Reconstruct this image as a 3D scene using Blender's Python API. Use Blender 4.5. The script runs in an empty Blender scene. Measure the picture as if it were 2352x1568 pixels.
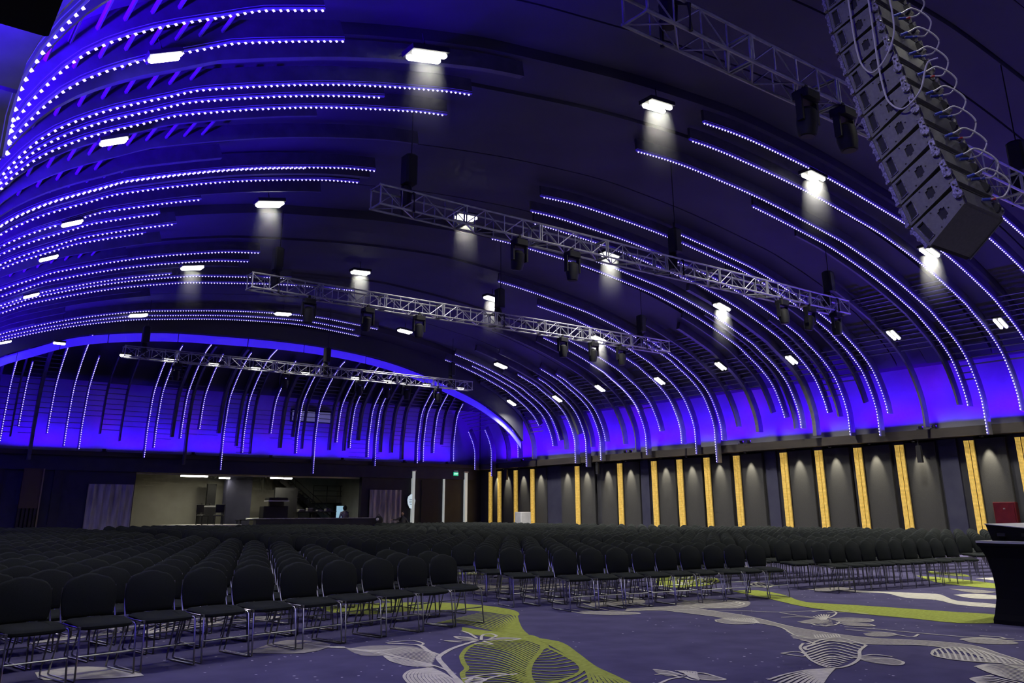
# Convention hall with a vaulted ceiling of LED-dotted ribs, trusses, a line array and rows of chairs.
import bpy, math, random
from mathutils import Vector, Matrix
import numpy as np

random.seed(7)
sc = bpy.context.scene
C = bpy.context.collection

# ------------------------------------------------------------------ camera
F_PX, CX, CY, IMG_W, IMG_H = 1916.5, 1176.0, 591.7, 2352.0, 1568.0
PITCH, ROLL, HEAD = math.radians(16.91), math.radians(-0.177), math.radians(36.83)
EYE = 1.4
cam_d = bpy.data.cameras.new('camera')
cam = bpy.data.objects.new('camera', cam_d)
C.objects.link(cam)
cam_d.sensor_width = 36.0
cam_d.lens = 36.0 * F_PX / IMG_W
cam_d.shift_y = -(IMG_H / 2 - CY) / IMG_W
cam_d.clip_end = 300
_f = Vector((math.sin(HEAD) * math.cos(PITCH), math.cos(HEAD) * math.cos(PITCH), math.sin(PITCH)))
_r = Vector((math.cos(HEAD), -math.sin(HEAD), 0))
_d = _f.cross(_r)
_r2 = _r * math.cos(ROLL) - _d * math.sin(ROLL)
_d2 = _r * math.sin(ROLL) + _d * math.cos(ROLL)
cam.matrix_world = Matrix(((_r2.x, -_d2.x, -_f.x, 0), (_r2.y, -_d2.y, -_f.y, 0), (_r2.z, -_d2.z, -_f.z, EYE), (0, 0, 0, 1)))
sc.camera = cam
CAM = Vector((0, 0, EYE))

# ------------------------------------------------------------------ world, exposure
w = bpy.data.worlds.new('world')
sc.world = w
w.use_nodes = True
w.node_tree.nodes['Background'].inputs[0].default_value = (0.02, 0.015, 0.05, 1)
w.node_tree.nodes['Background'].inputs[1].default_value = 0.05
sc.view_settings.view_transform = 'Standard'
sc.view_settings.look = 'None'
sc.view_settings.gamma = 1.0
sc.view_settings.use_curve_mapping = False
sc.view_settings.exposure = 0.0
cy = sc.cycles
cy.use_denoising = True
cy.use_adaptive_sampling = True
cy.adaptive_threshold = 0.06
cy.adaptive_min_samples = 12
cy.max_bounces = 3
cy.diffuse_bounces = 1
cy.glossy_bounces = 1
cy.transmission_bounces = 2
cy.volume_bounces = 0
cy.volume_step_rate = 1.5
cy.volume_max_steps = 64
cy.sample_clamp_indirect = 2.0
cy.caustics_reflective = False
cy.caustics_refractive = False

# ------------------------------------------------------------------ hall measures (metres)
RX, LX = 29.97, 0.45            # inner edge of the ribs along the two long sides
XC = (RX + LX) / 2
FY = 44.08                       # inner edge of the ribs on the far side
AY = 38.28                       # end arch of the main vault
LEDGE = 4.19                     # top of the ledge all round
BACK = -9.0                      # end of the hall behind the camera

# ------------------------------------------------------------------ large lights
P_WALL = 260.0
def area(name, loc, rot, sx, sy, col, power, spread=180):
    l = bpy.data.lights.new(name, 'AREA')
    l.shape = 'RECTANGLE'
    l.size, l.size_y = sx, sy
    l.color, l.energy = col, power
    l.spread = math.radians(spread)
    o = bpy.data.objects.new(name, l)
    C.objects.link(o)
    o.location, o.rotation_euler = loc, rot
    return o
VIOLET = (0.05, 0.0, 1.0)
BLUE = (0.036, 0.0, 1.0)
# uplight strips lying in the ledges (they point up and a little towards the hall or the wall)
for k in range(12):
    yk = -3.0 + 4.0 * k
    area('ledge_uplight_right', (RX + 0.75, yk, LEDGE + 0.12), (math.radians(180), math.radians(-10), 0), 0.25, 3.6, VIOLET, 380, 172)
    area('ledge_uplight_left', (LX - 0.95, yk, LEDGE + 0.12), (math.radians(180), math.radians(17), 0), 0.25, 3.6, BLUE, 2700, 93)
for k in range(7):
    area('ledge_uplight_far', (2.6 + 4.1 * k, FY + 0.75, LEDGE + 0.12), (math.radians(180), 0, 0), 3.6, 0.25, BLUE, 210, 172)

# ------------------------------------------------------------------ helpers
def mat(name, col, rough=0.6, metal=0.0, emit=None, estr=0.0, spec=0.3, sample=True):
    m = bpy.data.materials.new(name)
    m.use_nodes = True
    b = m.node_tree.nodes['Principled BSDF']
    b.inputs['Base Color'].default_value = (*col, 1)
    b.inputs['Roughness'].default_value = rough
    b.inputs['Metallic'].default_value = metal
    b.inputs['Specular IOR Level'].default_value = spec
    if emit is not None:
        b.inputs['Emission Color'].default_value = (*emit, 1)
        b.inputs['Emission Strength'].default_value = estr
    if not sample:
        m.cycles.emission_sampling = 'NONE'
    return m

def noisy(m, scale, lo, hi, coord='Object', detail=4.0, stretch=(1, 1, 1)):
    """multiply-free colour variation between two colours by noise"""
    nt = m.node_tree
    b = nt.nodes['Principled BSDF']
    tc = nt.nodes.new('ShaderNodeTexCoord')
    mp = nt.nodes.new('ShaderNodeMapping')
    mp.inputs['Scale'].default_value = stretch
    n = nt.nodes.new('ShaderNodeTexNoise')
    n.inputs['Scale'].default_value = scale
    n.inputs['Detail'].default_value = detail
    r = nt.nodes.new('ShaderNodeValToRGB')
    r.color_ramp.elements[0].color = (*lo, 1)
    r.color_ramp.elements[0].position = 0.35
    r.color_ramp.elements[1].color = (*hi, 1)
    r.color_ramp.elements[1].position = 0.65
    nt.links.new(tc.outputs[coord], mp.inputs['Vector'])
    nt.links.new(mp.outputs[0], n.inputs['Vector'])
    nt.links.new(n.outputs['Fac'], r.inputs[0])
    nt.links.new(r.outputs[0], b.inputs['Base Color'])
    return m

class MB:
    """collects faces for one mesh"""
    def __init__(s):
        s.v, s.f = [], []
    def quad(s, a, b, c, d):
        n = len(s.v); s.v += [tuple(a), tuple(b), tuple(c), tuple(d)]; s.f.append((n, n + 1, n + 2, n + 3)); return s
    def poly(s, pts):
        n = len(s.v); s.v += [tuple(p) for p in pts]; s.f.append(tuple(range(n, n + len(pts)))); return s
    def hexa(s, p):
        """8 corners: bottom loop 0-3, top loop 4-7"""
        n = len(s.v); s.v += [tuple(q) for q in p]
        for f in ((0, 3, 2, 1), (4, 5, 6, 7), (0, 1, 5, 4), (1, 2, 6, 5), (2, 3, 7, 6), (3, 0, 4, 7)):
            s.f.append(tuple(n + i for i in f))
        return s
    def box(s, x0, x1, y0, y1, z0, z1):
        return s.hexa([(x0, y0, z0), (x1, y0, z0), (x1, y1, z0), (x0, y1, z0), (x0, y0, z1), (x1, y0, z1), (x1, y1, z1), (x0, y1, z1)])
    def cbox(s, c, sx, sy, sz):
        return s.box(c[0] - sx / 2, c[0] + sx / 2, c[1] - sy / 2, c[1] + sy / 2, c[2] - sz / 2, c[2] + sz / 2)
    def bbox(s, x0, x1, y0, y1, z0, z1, b):
        """box with chamfered vertical and top edges"""
        L = []
        for z, i in ((z0, 0), (z1 - b, 0), (z1, b)):
            a0, a1, c0, c1 = x0 + i, x1 - i, y0 + i, y1 - i
            L.append([(a0 + b, c0, z), (a1 - b, c0, z), (a1, c0 + b, z), (a1, c1 - b, z), (a1 - b, c1, z), (a0 + b, c1, z), (a0, c1 - b, z), (a0, c0 + b, z)])
        return s.loft(L)
    def loft(s, loops, cap=True, closed=True):
        n0 = len(s.v); k = len(loops[0])
        for l in loops: s.v += [tuple(p) for p in l]
        for i in range(len(loops) - 1):
            for j in range(k if closed else k - 1):
                a, b = n0 + i * k + j, n0 + i * k + (j + 1) % k
                s.f.append((a, b, b + k, a + k))
        if cap and closed:
            s.f.append(tuple(n0 + j for j in reversed(range(k))))
            s.f.append(tuple(n0 + (len(loops) - 1) * k + j for j in range(k)))
        return s
    def tube(s, pts, r, n=6, cap=True):
        pts = [Vector(p) for p in pts]
        loops = []
        ref = None
        for i, p in enumerate(pts):
            t = (pts[min(i + 1, len(pts) - 1)] - pts[max(i - 1, 0)])
            if t.length < 1e-9: t = Vector((0, 0, 1))
            t.normalize()
            if ref is None:
                ref = Vector((0, 0, 1)) if abs(t.z) < 0.9 else Vector((1, 0, 0))
            u = t.cross(ref)
            if u.length < 1e-4: u = t.cross(Vector((0.3, 1, 0.2)))
            u.normalize(); v = t.cross(u); ref = u.cross(t) * -1 if False else ref
            rr = r[i] if isinstance(r, (list, tuple)) else r
            loops.append([p + (u * math.cos(2 * math.pi * j / n) + v * math.sin(2 * math.pi * j / n)) * rr for j in range(n)])
        return s.loft(loops, cap)
    def lathe(s, c, prof, n=16, ax=2):
        loops = []
        for r, h in prof:
            l = []
            for j in range(n):
                a = 2 * math.pi * j / n
                p = [0, 0, 0]
                p[ax] = h; p[(ax + 1) % 3] = r * math.cos(a); p[(ax + 2) % 3] = r * math.sin(a)
                l.append((c[0] + p[0], c[1] + p[1], c[2] + p[2]))
            loops.append(l)
        return s.loft(loops)
    def ball(s, c, rx, ry, rz, n=10, m=7):
        loops = []
        for i in range(m + 1):
            t = math.pi * (i + 0.02) / (m + 0.04)
            loops.append([(c[0] + rx * math.sin(t) * math.cos(2 * math.pi * j / n), c[1] + ry * math.sin(t) * math.sin(2 * math.pi * j / n), c[2] - rz * math.cos(t)) for j in range(n)])
        return s.loft(loops)
    def octa(s, c, r):
        n = len(s.v); x, y, z = c
        s.v += [(x + r, y, z), (x - r, y, z), (x, y + r, z), (x, y - r, z), (x, y, z + r), (x, y, z - r)]
        for f in ((0, 2, 4), (2, 1, 4), (1, 3, 4), (3, 0, 4), (2, 0, 5), (1, 2, 5), (3, 1, 5), (0, 3, 5)):
            s.f.append(tuple(n + i for i in f))
        return s
    def mesh(s, name, m, smooth=False):
        me = bpy.data.meshes.new(name)
        me.from_pydata(s.v, [], s.f)
        if m is not None: me.materials.append(m)
        if smooth:
            me.polygons.foreach_set('use_smooth', [True] * len(me.polygons))
            try: me.set_sharp_from_angle(angle=math.radians(45))
            except Exception: pass
        me.update()
        return me
    def build(s, name, m, parent=None, smooth=False, loc=None):
        o = bpy.data.objects.new(name, s.mesh(name, m, smooth))
        C.objects.link(o)
        if parent is not None: o.parent = parent
        if loc is not None: o.location = loc
        return o

def tag(o, label, cat, group=None):
    o['label'], o['category'] = label, cat
    if group: o['group'] = group
    return o
def thing(name, label, cat, loc=(0, 0, 0), rz=0.0, group=None):
    o = bpy.data.objects.new(name, None)
    o.empty_display_size = 0.1
    C.objects.link(o)
    o.location, o.rotation_euler = loc, (0, 0, rz)
    return tag(o, label, cat, group)
def struct(name, mb, m, parent=None, smooth=False):
    o = mb.build(name, m, parent, smooth)
    if parent is None: o['kind'] = 'structure'
    return o
def link(name, me, parent, loc=None, rot=None):
    o = bpy.data.objects.new(name, me)
    C.objects.link(o)
    o.parent = parent
    if loc is not None: o.location = loc
    if rot is not None: o.rotation_euler = rot
    return o
def spot(name, loc, target, col, power, cone, blend=0.6, r=0.04, parent=None):
    l = bpy.data.lights.new(name, 'SPOT')
    l.color, l.energy, l.spot_size, l.spot_blend, l.shadow_soft_size = col, power, math.radians(cone), blend, r
    o = bpy.data.objects.new(name, l)
    C.objects.link(o)
    d = Vector(target) - Vector(loc)
    o.location = loc
    o.rotation_euler = d.to_track_quat('-Z', 'Y').to_euler()
    return o
ORD = ['first', 'second', 'third', 'fourth', 'fifth', 'sixth', 'seventh', 'eighth', 'ninth', 'tenth', 'eleventh', 'twelfth', 'thirteenth', 'fourteenth',
       'fifteenth', 'sixteenth', 'seventeenth', 'eighteenth', 'nineteenth', 'twentieth', 'twenty-first', 'twenty-second', 'twenty-third', 'twenty-fourth',
       'twenty-fifth', 'twenty-sixth', 'twenty-seventh', 'twenty-eighth', 'twenty-ninth', 'thirtieth', 'thirty-first', 'thirty-second', 'thirty-third',
       'thirty-fourth', 'thirty-fifth', 'thirty-sixth', 'thirty-seventh', 'thirty-eighth', 'thirty-ninth', 'fortieth', 'forty-first', 'forty-second',
       'forty-third', 'forty-fourth', 'forty-fifth', 'forty-sixth', 'forty-seventh', 'forty-eighth', 'forty-ninth', 'fiftieth']

# ------------------------------------------------------------------ materials
M = {}
M['vault'] = noisy(mat('vault_panel', (0.046, 0.046, 0.052), 0.75), 0.35, (0.038, 0.038, 0.044), (0.055, 0.055, 0.062))
M['vault_dark'] = mat('dark_ceiling', (0.035, 0.035, 0.04), 0.8)
M['upper_wall'] = noisy(mat('upper_wall', (0.27, 0.27, 0.28), 0.8), 0.6, (0.23, 0.23, 0.24), (0.31, 0.31, 0.32))
M['ledge'] = noisy(mat('ledge_wood', (0.03, 0.025, 0.02), 0.6), 3, (0.025, 0.021, 0.017), (0.038, 0.031, 0.025), stretch=(0.2, 0.2, 2))
M['wall'] = noisy(mat('dark_wall', (0.03, 0.03, 0.035), 0.7), 2.0, (0.026, 0.026, 0.03), (0.035, 0.035, 0.04))
M['navy'] = noisy(mat('navy_wall', (0.03, 0.03, 0.055), 0.7), 2.0, (0.025, 0.025, 0.05), (0.035, 0.035, 0.06))
M['panel'] = noisy(mat('fabric_panel', (0.036, 0.035, 0.034), 0.9), 60.0, (0.031, 0.03, 0.029), (0.041, 0.04, 0.038))
M['black'] = mat('black', (0.012, 0.012, 0.013), 0.6)
M['rib'] = noisy(mat('rib_metal', (0.07, 0.07, 0.078), 0.5), 4.0, (0.06, 0.06, 0.067), (0.08, 0.08, 0.09))
M['slat'] = mat('slat_metal', (0.14, 0.14, 0.15), 0.45)
M['led'] = mat('led_dot', (0.8, 0.8, 0.9), 0.4, emit=(0.45, 0.39, 1.0), estr=3.0, sample=False)
M['channel'] = mat('led_channel', (0.15, 0.14, 0.25), 0.5, emit=(0.06, 0.02, 1.0), estr=0.3, sample=False)
M['cove'] = mat('cove_light', (0.2, 0.2, 0.4), 0.6, emit=(0.028, 0.0, 0.9), estr=0.75, sample=False)
M['truss'] = noisy(mat('truss_aluminium', (0.42, 0.42, 0.44), 0.45, 0.55), 8.0, (0.36, 0.36, 0.38), (0.48, 0.48, 0.5))
M['tube'] = mat('lamp_tube', (1, 1, 0.95), 0.5, emit=(1.0, 0.98, 0.86), estr=14.0, sample=False)
M['housing'] = mat('lamp_housing', (0.02, 0.02, 0.02), 0.6)
M['chrome'] = mat('chrome_wire', (0.3, 0.3, 0.31), 0.3, 1.0)
M['fabric'] = noisy(mat('chair_fabric', (0.014, 0.016, 0.017), 0.95, spec=0.1), 220.0, (0.011, 0.013, 0.013), (0.019, 0.022, 0.022))
M['cloth'] = mat('black_cloth', (0.006, 0.006, 0.007), 0.9, spec=0.1)
M['grey_top'] = mat('grey_top', (0.42, 0.42, 0.42), 0.5)
M['white'] = noisy(mat('white_paint', (0.6, 0.6, 0.6), 0.6), 3, (0.55, 0.55, 0.55), (0.65, 0.65, 0.64))
M['red'] = noisy(mat('red_enamel', (0.06, 0.004, 0.006), 0.4), 5, (0.05, 0.003, 0.005), (0.07, 0.005, 0.007))
M['speaker'] = noisy(mat('speaker_paint', (0.14, 0.14, 0.13), 0.5), 30, (0.125, 0.125, 0.117), (0.155, 0.155, 0.143))
M['steel'] = noisy(mat('rigging_steel', (0.2, 0.195, 0.185), 0.4, 0.6), 60, (0.08, 0.08, 0.075), (0.32, 0.31, 0.29))
M['cable'] = mat('grey_cable', (0.5, 0.49, 0.45), 0.5)
M['plug'] = mat('blue_plug', (0.05, 0.07, 0.35), 0.4)
M['plug_red'] = mat('red_plug', (0.5, 0.05, 0.04), 0.4)
M['curtain'] = noisy(mat('grey_curtain', (0.42, 0.4, 0.39), 0.9), 2.2, (0.24, 0.23, 0.23), (0.46, 0.44, 0.42), stretch=(2.5, 1, 0.35))
M['room'] = noisy(mat('plaster', (0.32, 0.31, 0.26), 0.85), 1.0, (0.29, 0.28, 0.235), (0.35, 0.34, 0.285))
M['floor_dark'] = mat('dark_floor', (0.05, 0.05, 0.05), 0.7)
M['skin'] = mat('skin', (0.36, 0.22, 0.16), 0.6)
M['hair'] = mat('dark_hair', (0.015, 0.012, 0.01), 0.7)
M['hoodie'] = mat('cream_hoodie', (0.42, 0.4, 0.36), 0.9)
M['dark_shirt'] = mat('dark_shirt', (0.03, 0.03, 0.033), 0.9)
M['post_glow'] = mat('post_glow', (0.5, 0.5, 0.5), 0.6, emit=(0.5, 0.54, 0.52), estr=0.55, sample=False)  # emission stands in for light falling on the white posts
M['uplamp'] = mat('uplight_lens', (0.3, 0.1, 0.3), 0.4, emit=(0.9, 0.05, 0.75), estr=2.5, sample=False)

def gold_material():
    m = mat('gold_light_panel', (0.3, 0.2, 0.05), 0.5)
    nt = m.node_tree; b = nt.nodes['Principled BSDF']
    tc = nt.nodes.new('ShaderNodeTexCoord')
    sep = nt.nodes.new('ShaderNodeSeparateXYZ')
    nt.links.new(tc.outputs['Object'], sep.inputs[0])
    def frac(out, sc_):
        a = nt.nodes.new('ShaderNodeMath'); a.operation = 'MULTIPLY'; a.inputs[1].default_value = sc_
        c = nt.nodes.new('ShaderNodeMath'); c.operation = 'FRACT'
        d = nt.nodes.new('ShaderNodeMath'); d.operation = 'GREATER_THAN'; d.inputs[1].default_value = 0.3
        nt.links.new(out, a.inputs[0]); nt.links.new(a.outputs[0], c.inputs[0]); nt.links.new(c.outputs[0], d.inputs[0])
        return d.outputs[0]
    gy = frac(sep.outputs['Y'], 30.0); gz = frac(sep.outputs['Z'], 22.0)
    mul = nt.nodes.new('ShaderNodeMath'); mul.operation = 'MULTIPLY'
    nt.links.new(gy, mul.inputs[0]); nt.links.new(gz, mul.inputs[1])
    n = nt.nodes.new('ShaderNodeTexNoise'); n.inputs['Scale'].default_value = 9.0
    nt.links.new(tc.outputs['Object'], n.inputs['Vector'])
    r = nt.nodes.new('ShaderNodeValToRGB')
    r.color_ramp.elements[0].color = (0.42, 0.24, 0.035, 1); r.color_ramp.elements[0].position = 0.3
    r.color_ramp.elements[1].color = (0.62, 0.42, 0.09, 1); r.color_ramp.elements[1].position = 0.7
    nt.links.new(n.outputs['Fac'], r.inputs[0])
    st = nt.nodes.new('ShaderNodeMapRange')
    st.inputs['To Min'].default_value = 0.45; st.inputs['To Max'].default_value = 1.25
    nt.links.new(mul.outputs[0], st.inputs['Value'])
    nt.links.new(r.outputs[0], b.inputs['Emission Color'])
    nt.links.new(st.outputs[0], b.inputs['Emission Strength'])
    return m
M['gold'] = gold_material()

def carpet_material():
    m = mat('carpet', (0.06, 0.055, 0.16), 0.95, spec=0.05)
    nt = m.node_tree; b = nt.nodes['Principled BSDF']
    tc = nt.nodes.new('ShaderNodeTexCoord')
    n1 = nt.nodes.new('ShaderNodeTexNoise'); n1.inputs['Scale'].default_value = 2.2; n1.inputs['Detail'].default_value = 6
    nt.links.new(tc.outputs['Object'], n1.inputs['Vector'])
    r1 = nt.nodes.new('ShaderNodeValToRGB')
    r1.color_ramp.elements[0].color = (0.064, 0.057, 0.118, 1); r1.color_ramp.elements[0].position = 0.3
    r1.color_ramp.elements[1].color = (0.092, 0.084, 0.165, 1); r1.color_ramp.elements[1].position = 0.7
    nt.links.new(n1.outputs['Fac'], r1.inputs[0])
    # scattered pale specks woven into the pile, denser in drifts
    vo = nt.nodes.new('ShaderNodeTexVoronoi'); vo.inputs['Scale'].default_value = 9.0; vo.inputs['Randomness'].default_value = 1.0
    nt.links.new(tc.outputs['Object'], vo.inputs['Vector'])
    lt = nt.nodes.new('ShaderNodeMath'); lt.operation = 'LESS_THAN'; lt.inputs[1].default_value = 0.125
    nt.links.new(vo.outputs['Distance'], lt.inputs[0])
    sepc = nt.nodes.new('ShaderNodeSeparateColor'); nt.links.new(vo.outputs['Color'], sepc.inputs[0])
    n2 = nt.nodes.new('ShaderNodeTexNoise'); n2.inputs['Scale'].default_value = 0.33; n2.inputs['Detail'].default_value = 1
    nt.links.new(tc.outputs['Object'], n2.inputs['Vector'])
    mr = nt.nodes.new('ShaderNodeMapRange'); mr.inputs['From Min'].default_value = 0.42; mr.inputs['From Max'].default_value = 0.64
    mr.inputs['To Min'].default_value = 0.05; mr.inputs['To Max'].default_value = 0.62
    nt.links.new(n2.outputs['Fac'], mr.inputs['Value'])
    gt = nt.nodes.new('ShaderNodeMath'); gt.operation = 'LESS_THAN'
    nt.links.new(sepc.outputs[0], gt.inputs[0]); nt.links.new(mr.outputs[0], gt.inputs[1])
    mu = nt.nodes.new('ShaderNodeMath'); mu.operation = 'MULTIPLY'
    nt.links.new(lt.outputs[0], mu.inputs[0]); nt.links.new(gt.outputs[0], mu.inputs[1])
    mx = nt.nodes.new('ShaderNodeMix'); mx.data_type = 'RGBA'
    nt.links.new(mu.outputs[0], mx.inputs['Factor'])
    nt.links.new(r1.outputs[0], mx.inputs[6])
    mx.inputs[7].default_value = (0.42, 0.4, 0.48, 1)
    nt.links.new(mx.outputs[2], b.inputs['Base Color'])
    return m
M['carpet'] = carpet_material()
M['c_green'] = noisy(mat('carpet_green', (0.3, 0.34, 0.07), 0.95, spec=0.05), 12, (0.25, 0.29, 0.055), (0.35, 0.4, 0.085), stretch=(1, 3, 1))
M['c_cream'] = noisy(mat('carpet_cream', (0.56, 0.53, 0.45), 0.95, spec=0.05), 12, (0.48, 0.46, 0.39), (0.62, 0.59, 0.5))
M['c_taupe'] = noisy(mat('carpet_taupe', (0.29, 0.27, 0.25), 0.95, spec=0.05), 14, (0.23, 0.215, 0.205), (0.34, 0.32, 0.29), stretch=(1, 3, 1))

# ------------------------------------------------------------------ measured positions in the hall (metres)
DATA = {
    'right': [
        ['R1', 11.296, 13.951, 4.266],
        ['R2', 12.157, 14.456, 4.516],
        ['R3', 13.317, 13.818, 3.84],
        ['R4', 13.809, 18.936, 4.818],
        ['U1', 16.733, 18.836, 4.831],
        ['U2', 17.153, 13.863, 4.05],
        ['U3', 18.352, 14.443, 4.15],
        ['W', 19.194, 15.205, 5.07],
        ['U4', 20.487, 18.905, 4.577],
        ['U5', 21.199, 15.042, 5.057],
        ['X0', 24.56, 25.351, 4.379],
        ['X1', 24.942, 18.011, 3.442],
        ['X2', 26.083, 20.82, 3.859],
        ['f4', 26.931, 25.08, 4.376],
        ['f3', 28.21, 23.896, 5.032],
        ['f2', 29.198, 26.425, 3.989],
        ['f1', 29.153, 23.606, 5.997],
        ['g1', 37.006, 23.286, 5.995],
        ['g2', 36.269, 24.506, 4.831],
        ['g3', 35.664, 23.032, 5.093],
        ['g4', 34.446, 26.14, 3.833],
        ['g5', 33.569, 26.767, 3.613],
        ['g6', 32.457, 26.026, 3.892],
        ['g7', 32.067, 26.742, 4.807],
        ['g8', 39.458, 29.061, 4.371],
        ['G', 42.131, 29.757, 3.421],
        ['E', 43.896, 29.859, 3.867],
    ],
    'far': [
        [4.461, 4.445, 43.987, 8.009],
        [5.089, 5.149, 42.936, 7.945],
        [6.278, 4.899, 42.132, 8.7],
        [7.046, 4.363, 41.677, 9.099],
        [7.687, 4.234, 42.582, 8.395],
        [10.616, 3.952, 42.56, 8.42],
        [11.024, 4.445, 41.424, 9.081],
        [12.237, 4.946, 40.891, 9.214],
        [13.108, 5.449, 41.207, 8.927],
        [14.378, 3.472, 40.435, 9.086],
        [15.432, 4.357, 40.139, 9.327],
        [16.868, 5.42, 41.032, 8.962],
        [18.381, 4.442, 40.181, 9.317],
        [19.418, 3.401, 40.744, 9.136],
        [20.713, 5.122, 41.498, 8.844],
        [21.544, 4.846, 40.818, 9.194],
        [22.688, 4.389, 41.195, 8.967],
        [23.156, 3.911, 42.382, 8.243],
        [25.939, 4.14, 42.36, 8.266],
        [26.343, 4.24, 41.207, 8.931],
        [27.067, 4.785, 41.749, 8.58],
        [28.48, 4.331, 42.792, 7.751],
    ],
    'left': [
        [0.901, 7.904],
        [3.976, 9.648],
        [4.739, 10.644],
        [8.266, 12.357],
        [6.61, 12.862],
        [8.369, 13.43],
        [8.607, 17.028],
        [6.874, 17.089],
        [8.645, 17.958],
        [5.225, 19.32],
        [4.555, 20.252],
        [5.272, 21.526],
        [4.699, 22.134],
        [8.855, 25.331],
        [8.932, 26.523],
        [6.948, 28.2],
        [11.333, 28.809],
        [14.427, 29.87],
        [18.388, 35.313],
        [17.707, 36.392],
        [18.453, 37.291],
        [14.365, 38.754],
    ],
    'lights': [
        [2.181, 10.468, 7.098],
        [2.265, 13.766, 7.149],
        [2.586, 19.194, 7.341],
        [2.64, 22.48, 7.373],
        [2.967, 27.732, 7.558],
        [3.394, 37.458, 7.755],
        [6.326, 10.827, 8.73],
        [7.03, 19.686, 8.917],
        [7.268, 26.979, 8.98],
        [7.704, 35.665, 9.081],
        [12.182, 11.057, 9.678],
        [12.882, 19.477, 9.728],
        [13.118, 26.735, 9.745],
        [13.461, 34.859, 9.77],
        [18.322, 11.411, 9.672],
        [18.788, 19.593, 9.638],
        [18.961, 26.676, 9.616],
        [19.228, 34.166, 9.581],
        [24.131, 11.524, 8.72],
        [24.411, 19.562, 8.646],
        [24.596, 26.535, 8.597],
        [24.917, 34.263, 8.512],
        [28.221, 11.593, 7.108],
        [27.958, 15.037, 7.266],
        [28.308, 19.488, 7.056],
        [28.263, 26.507, 7.083],
        [28.113, 30.354, 7.173],
        [28.323, 33.889, 7.047],
        [28.075, 37.57, 7.196],
        [28.017, 22.76, 7.231],
    ],
}
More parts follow.
